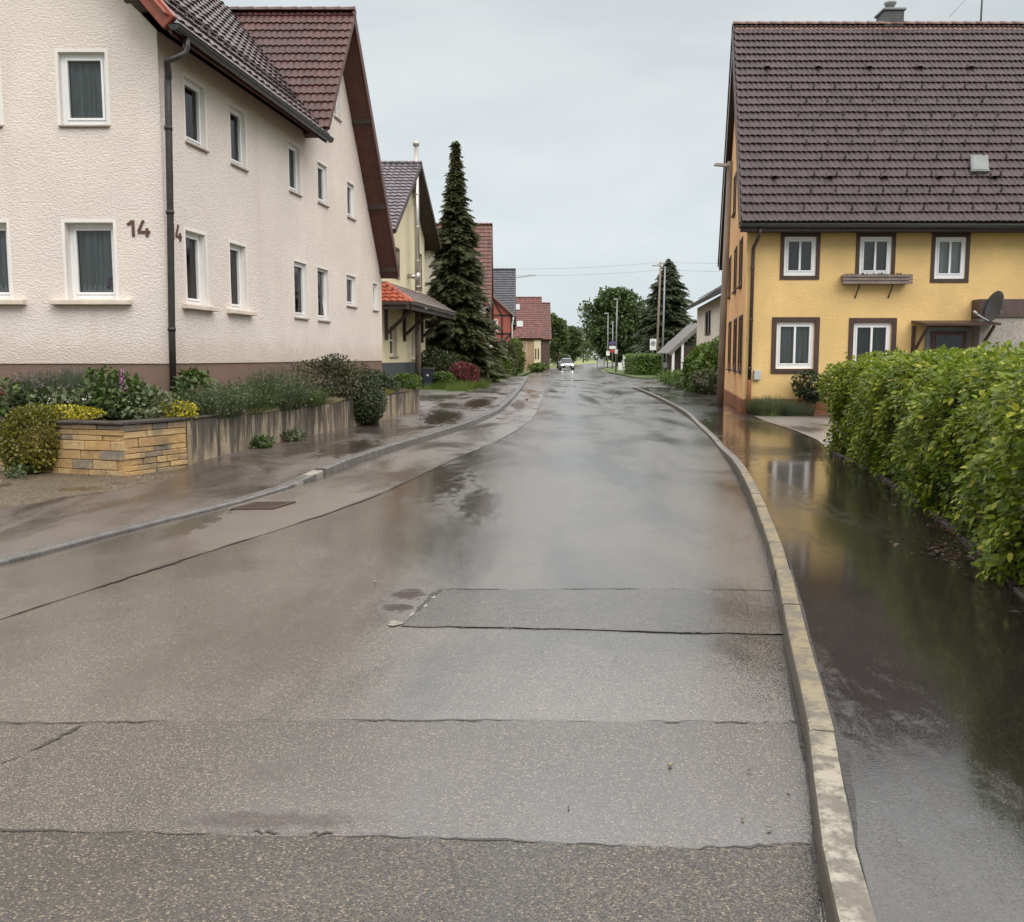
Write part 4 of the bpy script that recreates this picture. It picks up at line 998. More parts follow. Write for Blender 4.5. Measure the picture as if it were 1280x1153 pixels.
perennial('weed','thin weed growing up the streaked wall near the hanging shrub',(-3.13,21.7,.10),(.1,.25,.16),160,.06,M['green_l'],'weed')
perennial('weed','tiny weed growing in the wet gravel before the stone wall',(-6.55,12.35,.02),(.14,.1,.06),90,.05,M['grey_l'],'weed')
perennial('weed','small tuft of weed at the foot of the spilling shrub',(-6.62,12.72,.02),(.2,.1,.09),140,.06,M['green_l'],'weed')
# ------------------------------------------------------------------ cream house with the canopy
H2=thing('house','cream house with a stainless flue and a tiled canopy on brown brackets','house',(-5.9,44,.1))
F2=Fr((-5.9,44),(.11,1)); F2f=Fr((-5.9,44),(1,0))
ap2,az2,t2=5.1,11.15,.68
mb=MB()
hw2=[(1.05,2.55,1.65,3.25),(5.85,7.2,1.5,3.0),(1.9,3.1,5.6,6.8),(7.6,8.4,5.4,7.1)]
wallmesh(mb,F2,[(0,1.35),(9.4,1.35),(9.4,az2-t2*4.3),(ap2,az2),(0,az2-t2*5.1)],hw2)
wallmesh(mb,F2f,[(-9,1.35),(0,1.35),(0,az2-t2*5.1),(-9,az2-t2*5.1)],[])
e=F2.pt(9.4,0); mb.add([(e.x,e.y,1.35),(e.x-9,e.y,1.35),(e.x-9,e.y,8.2),(e.x,e.y,8.2)],[(0,1,2,3)])
mb.build('wall',M['cream'],H2)
mb=MB(); mb.add([F2.pt(0,0,-.02),F2.pt(9.4,0,-.02),F2.pt(9.4,1.35,-.02),F2.pt(0,1.35,-.02)],[(0,1,2,3)]); mb.add([F2f.pt(-9,0,-.02),F2f.pt(-.02,0,-.02),F2f.pt(-.02,1.35,-.02),F2f.pt(-9,1.35,-.02)],[(0,1,2,3)]); mb.build('plinth',M['grey_plinth'],H2)
for i,(a,b,c,d_) in enumerate(hw2): window(H2,F2,a,b,c,d_,.2 if i<2 else .1,sill=(.1,.07,.08),mull=False,cm='curtain_light',bw=.09,trim=.1 if i>=2 else None,fm='upvc' if i<2 else 'win_brown')
mb=MB(); mb.fbox(F2,1.05,2.55,2.38,2.46,-.255,-.18); mb.build('transom',M['upvc'],H2)
d2=Vector((.11,1,0)).normalized(); n2=Vector((F2.N[0],F2.N[1],0)); ap=F2.pt(ap2,az2+.2,.75)
U2L=(d2+Vector((0,0,t2))).normalized(); U2R=(-d2+Vector((0,0,t2))).normalized(); s2=6.0*math.sqrt(1+t2*t2); s2r=5.3*math.sqrt(1+t2*t2)
rb=MB(); slab(rb,ap-U2L*s2-Vector((0,0,.03)),back,U2L,9.5,s2,.16); slab(rb,ap-U2R*s2r-Vector((0,0,.03)),back,U2R,9.5,s2r,.16); R2=rb.build('roof',M['dark_wood'],H2)
tiles('roof_tiles',R2,ap-U2L*s2,back,U2L,6.5,s2,M['tile_grey'],.34,.3,.035); tiles('roof_tiles',R2,ap-U2R*s2r,back,U2R,3,s2r,M['tile_grey'],.34,.3,.035)
mb=MB(); ridgetiles(mb,ap+Vector((.05,0,.05)),ap+back*8+Vector((0,0,.05))); mb.build('ridge_tiles',M['tile_grey'],R2)
mb=MB(); board(ap+Vector((0,0,.05)),ap-U2L*s2+Vector((0,0,.05)),.22,.04,n2,mb); board(ap+Vector((0,0,.05)),ap-U2R*s2r+Vector((0,0,.05)),.24,.04,n2,mb); mb.build('bargeboard',M['dark_wood'],R2)
# canopy round the corner
zc0,zc1=4.02,5.05; oc=1.7
hip=F2.pt(-1.7,zc0,oc); wall_c=F2.pt(0,zc1,.0)
can=MB(); e1=F2.pt(9.7,zc0,oc); e2=F2.pt(9.7,zc1,0)
lf=Vector((-14,hip.y,zc0)); lw=Vector((-14,44,zc1)); dn=Vector((0,0,-.1))
can.hexa([hip+dn,e1+dn,e2+dn,wall_c+dn,hip-dn*.2,e1-dn*.2,e2-dn*.2,wall_c-dn*.2])
can.hexa([lf+dn,hip+dn,wall_c+dn,lw+dn,lf-dn*.2,hip-dn*.2,wall_c-dn*.2,lw-dn*.2])
C2=can.build('canopy_roof',M['dark_wood'],H2)
Uc=(e2-e1); Uc=Uc-d2*Uc.dot(d2); Sc=Uc.length; Uc.normalize()
Lc=(e1-hip).length
tiles('canopy_tiles',C2,hip+Vector((0,0,.02)),d2,Uc,Lc,Sc,M['tile_pent'],.34,.3,.035,lambda u:(u/Sc*1.7,Lc))
Uf=Vector((0,1.7,zc1-zc0)); Sf=Uf.length; Uf.normalize()
tiles('canopy_tiles',C2,hip+Vector((0,0,.02)),(-1,0,0),Uf,7,Sf,M['tile_orange'],.34,.3,.04,lambda u:(u/Sf*1.7,7))
mb=MB(); ridgetiles(mb,hip+Vector((0,0,.07)),wall_c+Vector((0,0,.09)),.12,.33); mb.build('hip_tiles',M['tile_orange'],C2)
mb=MB(); mb.bar(hip-n2*.2-Vector((0,0,.2)),e1-n2*.2-Vector((0,0,.2)),.14,.18); mb.bar(hip+Vector((0,.2,-.2)),lf+Vector((0,.2,-.2)),.14,.18); mb.build('canopy_beam',M['dark_wood'],C2)
for s_ in (.12,3.9,8.2):
    mb=MB(); mb.bar(F2.pt(s_,2.4,.08),F2.pt(s_,4.1,.08),.16,.14); mb.bar(F2.pt(s_,2.75,.15),F2.pt(s_,3.85,1.35),.14,.14); mb.bar(F2.pt(s_,3.92,.02),F2.pt(s_,3.92,1.55),.12,.14); mb.build('bracket',M['dark_wood'],H2)
mb=MB(); mb.tube([F2.pt(5.1,5.0,.5),F2.pt(5.1,12.2,.5)],.13,12); mb.lathe(F2.pt(5.1,12.2,.5),[(.13,0),(.165,.02),(.165,.24),(.0,.26)],12)
for z in (6.5,8.2,9.8,5.2): mb.lathe(F2.pt(5.1,z,.5),[(.13,-.04),(.145,-.03),(.145,.03),(.13,.04)],12)
mb.tube([F2.pt(5.1,5.7,.5),F2.pt(5.1,5.75,-.05)],.12,10); mb.lathe(F2.pt(5.1,5.7,.5),[(.13,-.2),(.15,-.19),(.15,.19),(.13,.2)],12)
mb.build('flue',M['steel'],H2)
mb=MB(); mb.tube([F2.pt(5.1,.3,.5),F2.pt(5.1,4.6,.5)],.15,12); mb.build('flue_base',M['grey_wood'],H2)
# wheelie bin
B=thing('wheelie_bin','dark blue wheelie bin standing on the driveway by the cream house','bin',(-4.1,46.3,.1))
mb=MB(); x,y,z=-4.1,46.3,.1
mb.hexa([(x-.2,y-.2,z+.08),(x+.2,y-.2,z+.08),(x+.2,y+.2,z+.08),(x-.2,y+.2,z+.08),(x-.28,y-.27,z+.92),(x+.28,y-.27,z+.92),(x+.28,y+.3,z+.92),(x-.28,y+.3,z+.92)]); mb.build('body',M['bin_blue'],B,bevel=.03,seg=2)
mb=MB(); mb.hexa([(x-.31,y-.31,z+.925),(x+.31,y-.31,z+.925),(x+.31,y+.34,z+.925),(x-.31,y+.34,z+.925),(x-.28,y-.29,z+.98),(x+.28,y-.29,z+.98),(x+.28,y+.3,z+1.02),(x-.28,y+.3,z+1.02)]); mb.build('lid',M['black_paint'],B,bevel=.02,seg=2)
for sx in (-1,1):
    mb=MB(); mb.tube([(x+sx*.24,y+.2,z+.1),(x+sx*.30,y+.2,z+.1)],.1,14); mb.build('wheel',M['rubber'],B)
mb=MB(); mb.tube([(x-.2,y+.38,z+.95),(x+.2,y+.38,z+.95)],.018,8); mb.box(x-.04,x+.04,y-.25,y-.235,z+.6,z+.72); mb.build('handle',M['white_paint'],B)
# ------------------------------------------------------------------ left side, farther off
spruce('spruce','tall slender dark spruce standing left of the street behind the canopy',(-3.25,56.5,.08),14.0,2.65,M['spruce'],560,'spruce',1.28,.05,.62,17)
shrub('barberry','round crimson shrub at the edge of the left pavement',(-2.25,47.8,.085),(.68,.7,.62),3400,.10,M['red_l'],.1,'shrub',diamond(),10,.35)
shrub('white_flowering_shrub','low green bush with white blooms between the bin and the crimson shrub',(-3.35,46.6,.085),(.6,.5,.38),1500,.1,M['bush'],.05,'shrub',quadleaf(),9,.4)
shrub('dark_bush','dark rounded bush under the spruce behind the bin',(-4.1,51.5,.085),(1.4,1.1,.95),3200,.14,M['shrub_d'],.1,'bush',diamond(),10,.4)
n=9000; P=np.stack([rg.uniform(-4.2,-1.3,n),41.6+rg.random(n)**1.3*22,np.full(n,.08)],1); P=P[(P[:,0]<-2.0+(P[:,1]-41.5)*.075)&((P[:,0]>-2.9)|(P[:,1]>44.2))]; n=len(P)
tag(scatter('grass',blade(),P,rdir(n)*.5+np.array([0,0,1.]),rdir(n),rg.uniform(.12,.32,n)*1.3,M['grass_b']),kind='stuff')
t=grassy('grass_tuft','long bright grass growing round the crimson shrub',(-2.5,46.6,.085),(1.3,2.0,.3),2600,.42,M['grass_b'],'grass',.7)[0]
shrub('climbing_shrub','pale green bush in front of the brown barn',(-1.35,60,.085),(.75,1,.95),2200,.16,M['broad_l'],.1,'bush',diamond(),10,.4)
# barn-like house, brown-red roof
def barn(label,fx,yf,yr,ze,zr,xr,xl,m,wallm,course=.34,wall_y=None):
    h=thing('house',label,'house',(xr,yf,.085)); yb=2*yr-yf
    mb=MB(); ov=.35
    mb.add([(xl,yf,0),(xr,yf,0),(xr,yf,ze),(xl,yf,ze)],[(0,1,2,3)]); mb.add([(xr,yf,0),(xr,yb,0),(xr,yb,ze),(xr,yr,zr-.25),(xr,yf,ze)],[(0,1,2,3,4)]); mb.add([(xl,yf,0),(xl,yb,0),(xl,yb,ze),(xl,yr,zr-.25),(xl,yf,ze)],[(0,1,2,3,4)]); mb.add([(xl,yb,0),(xr,yb,0),(xr,yb,ze),(xl,yb,ze)],[(0,1,2,3)])
    mb.build('wall',wallm,h)
    tn=(zr-ze)/(yr-yf); U=Vector((0,1,tn)).normalized(); Ub=Vector((0,-1,tn)).normalized(); Sl=(yr-yf+ov)*math.sqrt(1+tn*tn)
    o=Vector((xr+fx,yf-ov,ze-ov*tn+.1)); ob=Vector((xr+fx,yb+ov,ze-ov*tn+.1))
    rb=MB(); slab(rb,o-Vector((0,0,.03)),(-1,0,0),U,xr+fx-xl+.3,Sl,.16); slab(rb,ob-Vector((0,0,.03)),(-1,0,0),Ub,xr+fx-xl+.3,Sl,.16)
    r=rb.build('roof',M['red_wood'] if m!='tile_slate' else M['dark_wood'],h)
    tiles('roof_tiles',r,o,(-1,0,0),U,min(9,xr+fx-xl),Sl,M[m],course,.3,.035)
    mb=MB(); ridgetiles(mb,o+U*Sl+Vector((.03,0,.05)),o+U*Sl+Vector((-min(9,xr+fx-xl),0,.05))); mb.build('ridge_tiles',M[m],r)
    mb=MB(); board(o+Vector((0,0,.05)),o+U*Sl+Vector((0,0,.05)),.24,.05,(1,0,0),mb); board(ob+Vector((0,0,.05)),ob+Ub*Sl+Vector((0,0,.05)),.24,.05,(1,0,0),mb); mb.build('bargeboard',M['red_wood'] if m!='tile_slate' else M['dark_wood'],r)
    return h,o,U,r
def wing(h,yf,yb,xr,xl,ze,tn,m,wallm,wins,ov=.35,trimm='red_wood',cm='curtain'):
    xm=(xr+xl)/2; zr=ze+(xr-xm)*tn; f=Fr((xl,yf),(1,0)); L=xr-xl
    mb=MB(); wallmesh(mb,f,[(0,0),(L,0),(L,ze),(L/2,zr),(0,ze)],[w_[:4] for w_ in wins]); mb.add([(xr,yf,0),(xr,yb,0),(xr,yb,ze),(xr,yf,ze)],[(0,1,2,3)]); mb.add([(xl,yf,0),(xl,yb,0),(xl,yb,ze),(xl,yf,ze)],[(0,1,2,3)])
    mb.build('wing_wall',wallm,h)
    for w_ in wins: window(h,f,*w_[:4],.12,bw=.08,sill=(.06,.06,.06),surround=.06,cm=cm)
    Sl=(L/2+ov)*math.sqrt(1+tn*tn); rb=MB()
    Ul=Vector((1,0,tn)).normalized(); Ur=Vector((-1,0,tn)).normalized()
    apx_=Vector((xm,yf-ov,zr+.15)); oR_=apx_-Ur*Sl; oL_=apx_-Ul*Sl
    slab(rb,oR_-Vector((0,0,.03)),(0,1,0),Ur,yb-yf+ov,Sl,.15); slab(rb,oL_-Vector((0,0,.03)),(0,1,0),Ul,yb-yf+ov,Sl,.15)
    r=rb.build('wing_roof',M[trimm],h)
    tiles('roof_tiles',r,oR_,(0,1,0),Ur,yb-yf+ov,Sl,M[m],.34,.3,.03); tiles('roof_tiles',r,oL_,(0,1,0),Ul,yb-yf+ov,Sl,M[m],.34,.3,.03)
    mb=MB(); board(apx_+Vector((0,0,.06)),oR_+Vector((0,0,.06)),.2,.05,(0,-1,0),mb); board(apx_+Vector((0,0,.06)),oL_+Vector((0,0,.06)),.2,.05,(0,-1,0),mb); mb.build('bargeboard',M['grey_wood'] if trimm!='red_wood' else M['verge_red'],r)
    return f,zr
H3,o3,U3,r3=barn('cream house below a steep brown-red tiled barn roof behind the spruce',.16,65,70,3.6,11.1,-1.62,-12,'tile_barn',M['cream_pale'])
f3,z3=wing(H3,60,66,-1.78,-8.6,5.1,1.0,'tile_barn',M['cream_pale'],[(5.2,6.0,2.2,3.6)])
mb=MB(); mb.tube([(-1.45,59.75,5.0),(-1.55,59.8,4.75),(-2.1,59.88,4.45),(-2.2,59.9,4.1),(-2.2,59.9,.1)],.06,8); mb.build('downpipe',M['white_paint'],H3)
H4,o4,U4,r4=barn('red half-timbered house below a plain dark grey barn roof',.16,86,91.5,4.7,9.85,.15,-11,'tile_slate',M['half_red'])
f4,z4=wing(H4,81,87,.05,-6.6,5.2,.9,'tile_slate',M['half_red'],[(4.55,5.35,3.75,4.75),(4.5,5.6,1.3,2.45)],.3,'dark_wood')
tb=MB(); L4=6.65
for (a,b) in (((0,5.15),(L4,5.15)),((0,2.9),(L4,2.9)),((0,3.6),(L4,3.6)),((4.3,3.6),(4.3,5.15)),((5.75,.2),(5.75,5.15)),((6.55,.2),(6.55,5.2)),((2.3,2.9),(2.3,5.15)),((3.32,5.15),(3.32,7.6)),((4.9,6.6),(5.7,5.2)),((5.0,5.15),(3.4,6.9)),((2.6,3.6),(4.2,5.1)),((5.78,2.95),(6.5,3.55))):
    tb.bar(f4.pt(*a,.005),f4.pt(*b,.005),.14,.03,up=(0,-1,0)) if False else tb.bar(f4.pt(*a,.008),f4.pt(*b,.008),.05,.15,up=(0,0,1) if abs(a[0]-b[0])>.01 else (1,0,0))
tb.build('timber_frame',M['dark_wood'],H4)
mb=MB(); mb.fbox(f4,4.3,5.75,2.55,2.78,-.01,.05); mb.build('lintel',M['white_paint'],H4)
mb=MB(); mb.tube([(.12,80.7,5.0),(.1,80.8,4.7),(.02,80.86,4.4),(.02,80.86,.1)],.06,8); mb.build('downpipe',M['white_paint'],H4)
H5,o5,U5,r5=barn('tan house with a faded red tiled roof and two small skylights',.2,107.5,112.5,3.95,8.5,3.25,-5,'tile_farred',M['tan_wall'])
f5=Fr((0,107.5),(1,0)); window(H5,f5,1.05,1.8,2.15,3.5,-.01+.02,bw=.12,curt=False)
for (x,u) in ((.55,4.9),(.9,1.9)):
    p=o5+U5*u; mb=MB(); N5=Vector((-1,0,0)).cross(U5); N5=N5 if N5.z>0 else -N5
    q=[Vector((x-.35,p.y,p.z)),Vector((x+.35,p.y,p.z)),Vector((x+.35,p.y,p.z))+U5*1.0,Vector((x-.35,p.y,p.z))+U5*1.0]; mb.hexa([a+N5*.04 for a in q]+[a+N5*.12 for a in q]); mb.build('skylight',M['dull_white'],r5)
mb=MB(); mb.box(2.5,3.26,107.42,107.52,.1,3.95); mb.build('corner_wall',M['cream'],H5)
shut=MB(); shut.box(2.62,2.74,107.38,107.42,1.4,2.6); shut.box(2.92,3.04,107.38,107.42,1.4,2.6); shut.build('shutter',M['dark_wood'],H5)
H6,o6,U6,r6=barn('narrow brown boarded barn beyond the faded red roof',.2,126,131,4.2,8.9,5.0,-2,'tile_barn',M['barn_wood'])
bs=[('dark_bush','leafy green bush before the half-timbered house, left one',(-1.0,76,.085),(.9,1,1.2),1800,.2,M['broad_l']),('dark_bush','dark purple-tinged bush before the half-timbered house',(-.35,78,.085),(.85,1,1.45),1800,.2,M['shrub_b']),('dark_bush','tall green bush at the corner of the half-timbered house',(.35,79.5,.085),(.75,.9,1.45),2300,.2,M['bush']),('dark_bush','low bush in front of the cream corner of the tan house',(2.9,103,.085),(.95,1,.42),1200,.22,M['bush']),('dark_bush','small bright bush on the lawn before the barn roof',(-.6,68,.085),(.6,.7,.7),1200,.16,M['grass_b'])]
for a in bs: shrub(a[0],a[1],a[2],a[3],a[4],a[5],a[6],.05,'bush',diamond(),9,.4)
broadtree('deciduous_tree','loose green tree beside the brown barn on the left of the street',(6.7,139,0),8.2,(1.6,1.6,3.2),M['broad_l'],3600,.42,34,.14)
broadtree('deciduous_tree','dark compact tree at the left of the bend in the road',(12.7,198,0),8.7,(2.2,2.2,3.9),M['broad'],3600,.5,30,.2)
broadtree('deciduous_tree','great round dark tree at the far end of the street',(19.0,170,0),13.9,(5.6,5.2,6.3),M['broad'],24000,.62,130,.45)
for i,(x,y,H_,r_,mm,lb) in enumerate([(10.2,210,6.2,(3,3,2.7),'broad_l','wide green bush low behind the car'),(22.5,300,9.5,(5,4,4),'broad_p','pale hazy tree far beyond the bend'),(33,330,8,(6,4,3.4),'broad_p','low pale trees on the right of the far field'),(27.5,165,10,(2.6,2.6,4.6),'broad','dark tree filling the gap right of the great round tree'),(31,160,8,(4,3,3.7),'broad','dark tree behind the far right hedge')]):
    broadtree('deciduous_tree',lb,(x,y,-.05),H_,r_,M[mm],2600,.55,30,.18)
# far wood that reads as one mass
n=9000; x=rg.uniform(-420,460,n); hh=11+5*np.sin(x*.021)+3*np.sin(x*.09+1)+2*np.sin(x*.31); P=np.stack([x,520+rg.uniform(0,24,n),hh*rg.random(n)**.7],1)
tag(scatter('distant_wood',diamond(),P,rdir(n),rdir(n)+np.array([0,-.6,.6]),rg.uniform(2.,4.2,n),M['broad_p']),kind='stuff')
# ------------------------------------------------------------------ yellow house
HY=thing('house','yellow house with a very large brown tiled roof right of the street','house',(6.35,26,.06))
FY=Fr((6.35,26),(1,0)); FYs=Fr((6.35,26),(.165,1),-1); WY=12.0
yw=[(7.36,8.23,3.80,4.84,'up'),(9.40,10.27,3.80,4.84,'up'),(11.44,12.28,3.72,4.83,'up'),(7.22,8.26,1.29,2.56,'low'),(9.32,10.36,1.22,2.54,'low')]
yw=[(a-6.35,b-6.35,c,d_,k) for a,b,c,d_,k in yw]
ysw=[(1.45,2.35,3.74,4.95),(3.75,4.6,3.74,4.95),(6.5,7.3,3.74,4.95),(.75,1.85,1.3,2.72),(3.0,4.05,1.3,2.72),(5.6,6.6,1.3,2.72),(4.9,5.8,6.3,7.4)]
mb=MB(); wallmesh(mb,FY,[(0,.44),(WY,.44),(WY,5.05),(0,5.05)],[w_[:4] for w_ in yw]); mb.build('wall',M['yellow'],HY)
YD=10.2; rz=12.0
mb=MB(); wallmesh(mb,FYs,[(0,.44),(YD,.44),(YD,5.05),(YD/2,rz-.25),(0,5.05)],[w_ for w_ in ysw],.1)
e=FYs.pt(YD,0); mb.add([(e.x,e.y,.44),(e.x+12,e.y,.44),(e.x+12,e.y,5.05),(e.x,e.y,5.05)],[(0,1,2,3)]); mb.add([(18.35,26,.44),(18.35,36.2,.44),(18.35,36.2,5.05),(18.35,31,11.7),(18.35,26,5.05)],[(0,1,2,3,4)])
mb.build('gable_wall',M['peach'],HY)
mb=MB(); mb.add([FY.pt(-.03,-.05,.03),FY.pt(WY,-.05,.03),FY.pt(WY,.44,.03),FY.pt(-.03,.44,.03)],[(0,1,2,3)]); mb.add([FYs.pt(0,-.05,.03),FYs.pt(YD,-.05,.03),FYs.pt(YD,.44,.03),FYs.pt(0,.44,.03)],[(0,1,2,3)])
mb.add([FY.pt(-.03,.44,.03),FY.pt(WY,.44,.03),FY.pt(WY,.47,0),FY.pt(-.03,.47,0)],[(0,1,2,3)]); mb.add([FYs.pt(0,.44,.03),FYs.pt(YD,.44,.03),FYs.pt(YD,.47,0),FYs.pt(0,.47,0)],[(0,1,2,3)])
mb.build('plinth',M['rust_plinth'],HY)
for a,b,c,d_,k in yw: window(HY,FY,a,b,c,d_,.02 if k=='up' else .06,mull=True,trim=.10 if k=='up' else .13,cm={(1,'up'):'curtain_dark',(5,'up'):'curtain_light',(3,'up'):'curtain_dark',(2,'low'):'curtain_dark'}.get((int(a),k),'curtain'),bw=.085,sill=None)
for a,b,c,d_ in ysw: window(HY,FYs,a,b,c,d_,.02,trim=.08,bw=.07,fm='win_brown',sill=(.05,.05,.09),sillm='win_brown')
fl_=MB()
for i in range(9):
    a=rnd.uniform(0,6.28); fl_.lathe((7.66+.1*math.cos(a),26.19,1.62+rnd.uniform(0,.22)),[(0,-.02),(.024,-.006),(.028,.006),(0,.018)],6)
fl_.tube([(7.66,26.2,1.35),(7.64,26.2,1.7)],.008,5); fl_.build('indoor_orchid',M['white_fl'],HY)
# timber filling above the third upper window
mb=MB(); mb.fbox(FY,11.34-6.35,12.38-6.35,4.935,5.02,-.01,.026); mb.build('window_head',M['win_brown'],HY)
# roof
ey=25.45; ez=5.14; ry=31.0; tnY=(rz-ez)/(ry-ey); UY=Vector((0,1,tnY)).normalized(); SY=(ry-ey)*math.sqrt(1+tnY*tnY)
oy=Vector((6.06,ey,ez)); er=FYs.pt(YD,0); obk=Vector((7.95,36.65,ez)); 
# the verge follows the slightly skewed gable
def skew(u): return (.165*u/math.sqrt(1+tnY*tnY),13.)
rb=MB(); A_=oy-Vector((0,0,.03)); top=Vector((oy.x+.165*(ry-ey),ry,rz-.03)); bk=Vector((oy.x+.165*(36.65-ey),36.65,ez-.03)); dn=Vector((0,0,-.2)); X13=Vector((13,0,0))
R_=[A_,Vector((19,ey,ez-.03)),Vector((19,ry,rz-.03)),top]; rb.hexa([p+dn for p in R_]+R_)
R_=[top,Vector((19,ry,rz-.03)),Vector((19,36.65,ez-.03)),bk]; rb.hexa([p+dn for p in R_]+R_)
RY=rb.build('roof',M['dark_wood'],HY)
tiles('roof_tiles',RY,oy,(1,0,0),UY,9.6,SY,M['tile_brown'],.345,.31,.032,skew,.055,True,.004)
mb=MB(); ridgetiles(mb,top+Vector((-.03,0,.06)),top+Vector((9.5,0,.06)),.13,.38); mb.build('ridge_tiles',M['tile_ridge'],RY)
tiles('ridge_course',RY,oy+UY*(SY-.36)+Vector((skew(SY)[0],0,.015)),(1,0,0),UY,9,.33,M['tile_ridge'],.34,.31,.026,None,.03,True)
mb=MB(); board(A_+Vector((-.02,0,.05)),top+Vector((-.02,0,.05)),.24,.04,(-1,.165,0),mb); board(bk+Vector((-.02,0,.05)),top+Vector((-.02,0,.05)),.24,.04,(-1,.165,0),mb); mb.build('bargeboard',M['dark_wood'],RY)
NY=Vector((1,0,0)).cross(UY); NY=NY if NY.z>0 else -NY
def onroof(x,u,h=.0): return Vector((x,oy.y,oy.z))+UY*u+NY*h
sg=None
def hook():
    mb=MB(); mb.bar((0,0,.02),(0,0,.15),.035,.03); mb.add([(-.03,-.02,.04),(.03,-.02,.04),(.0,-.02,.17),(-.03,.02,.04),(.03,.02,.04),(0,.02,.17)],[(0,1,2),(3,5,4),(0,3,4,1),(1,4,5,2),(2,5,3,0)]); mb.bar((0,.12,.0),(0,0,.03),.03,.012); return mb
cnt=0
for rI,u in enumerate((5.55,4.92,4.28,3.65,3.02,2.4,1.72,1.08,.4)):
    x=8.25+(.33 if rI%2 else 0)-(.0 if rI<7 else .5)
    while x<14.2 and cnt<98:
        if sg is None: hk=hook(); hk.v=[tuple(Vector(q)+OFF[RY.name]) for q in hk.v]; h0=hk.build('snow_guard',M['dark_metal'],RY); sg=h0; o=h0
        else: o=sg.copy(); COL.objects.link(o); o.parent=RY
        p=onroof(x+rnd.uniform(-.02,.02),u,.05); o.location=p-OFF[RY.name]; o.rotation_euler=(R(rnd.uniform(-4,4)),0,R(rnd.uniform(-6,6)))
        cnt+=1; x+=.64
vt=None
for (x,u) in [(7.67+1.53*i,6.52) for i in range(5)]+[(7.16+1.50*i,1.66) for i in range(5)]:
    if vt is None:
        mb=MB(); n=9; vs=[];fs=[]
        for e,(yy,rr) in enumerate(((0,.10),(.12,.085),(.26,.02))):
            for q in range(n):
                a=math.pi*q/(n-1); vs.append((math.cos(a)*rr*1.1,yy,math.sin(a)*rr))
        for e in range(2):
            for q in range(n-1): fs.append((e*n+q,e*n+q+1,(e+1)*n+q+1,(e+1)*n+q))
        mb.add([tuple(Vector(q)+OFF[RY.name]) for q in vs],fs,True); vt=mb.build('vent_tile',M['tile_brown'],RY); o=vt
    else: o=vt.copy(); COL.objects.link(o); o.parent=RY
    o.location=onroof(x,u,.045)-OFF[RY.name]; o.rotation_euler=(math.atan(tnY),0,0)
mb=MB(); q=[onroof(12.56,1.85),onroof(13.05,1.85),onroof(13.2,2.52),onroof(12.71,2.52)]
mb.hexa([p+NY*.03 for p in q]+[p+NY*.14 for p in q]); sk=mb.build('skylight',M['lead'],RY,bevel=.01)
q=[onroof(12.61,1.90),onroof(13.0,1.90),onroof(13.14,2.47),onroof(12.75,2.47)]; mb=MB(); mb.hexa([p+NY*.13 for p in q]+[p+NY*.152 for p in q]); mb.build('pane',M['sky_glass'],sk)
g_=MB(); gutter(g_,(6.0,ey-.05,ez-.05),(15.6,ey-.05,ez-.09),.09); g_.box(6.05,15.6,ey+.06,ey+.10,ez-.24,ez-.03); g_.build('gutter',M['gutter_metal'],HY)
mb=MB(); mb.add([(6.1,ey+.1,ez-.2),(18.3,ey+.1,ez-.2),(18.3,26,ez-.2),(6.36,26,ez-.2)],[(0,1,2,3)]); mb.build('soffit',M['dark_wood'],HY)
dp=MB(); dp.tube([(6.55,ey-.02,ez-.16),(6.55,ey+.02,ez-.3),(6.52,ey+.3,ez-.5),(6.50,25.9,ez-.62),(6.50,25.9,ez-.9),(6.49,25.9,.95)],.05,10)
for z in (4.0,2.6,1.3): dp.lathe((6.495,25.9,z),[(.05,-.03),(.062,-.025),(.062,.025),(.05,.03)],10)
dp.build('downpipe',M['rust'],HY)
dp=MB(); dp.tube([(6.49,25.9,.99),(6.49,25.9,.06)],.062,10); dp.build('downpipe_foot',M['rust_plinth'],HY)
mb=MB(); mb.box(6.62,6.80,25.9,26.0,.99,1.25); mb.build('meter_box',M['lamp_grey'],HY,bevel=.01)
ch=MB(); ch.box(11.66,12.28,30.9,31.6,11.3,12.40); c_=ch.build('chimney',M['chimney_dark'],RY,bevel=.01)
mb=MB(); mb.box(11.61,12.33,30.85,31.65,12.40,12.47); mb.build('chimney_cap',M['lead'],c_,bevel=.01)
mb=MB(); mb.lathe((11.96,31.25,12.47),[(.12,0),(.12,.16),(.15,.17),(.15,.2),(.19,.24),(.19,.28),(.0,.3)],14); mb.build('chimney_pot',M['galv'],c_)
an=MB(); an.tube([(14.78,31.1,11.9),(14.80,31.1,14.6)],.03,8); an.tube([(14.79,31.1,13.35),(13.7,30.9,12.2)],.008,5); an.build('aerial_mast',M['galv'],RY)
# window box
WB=thing('window_box','weathered flower box on brackets under the middle upper window of the yellow house','flower box',(9.83,25.85,3.5))
mb=MB(); mb.hexa([(8.95,25.80,3.56),(10.68,25.80,3.56),(10.68,25.98,3.56),(8.95,25.98,3.56),(8.90,25.74,3.80),(10.73,25.74,3.80),(10.73,25.98,3.80),(8.90,25.98,3.80)]); mb.build('box',M['grey_wood'],WB,bevel=.01)
mb=MB()
for z in (3.565,3.655,3.745): mb.box(8.88,10.75,25.70,25.738,z,z+.07)
mb.build('slats',M['grey_wood'],WB)
for x in (9.38,10.28):
    mb=MB(); mb.bar((x,25.80,3.59),(x-.06,25.985,3.2),.025,.025); mb.bar((x,25.75,3.59),(x,25.99,3.59),.025,.02); mb.build('bracket',M['dark_metal'],WB)
p=np.stack([rg.uniform(8.95,10.7,300),rg.uniform(25.78,25.95,300),np.full(300,3.78)],1); scatter('withered_plants',diamond(),p,rdir(300)*.7+np.array([0,0,.5]),rdir(300),rg.uniform(.05,.11,300),M['shrub_b'],WB)
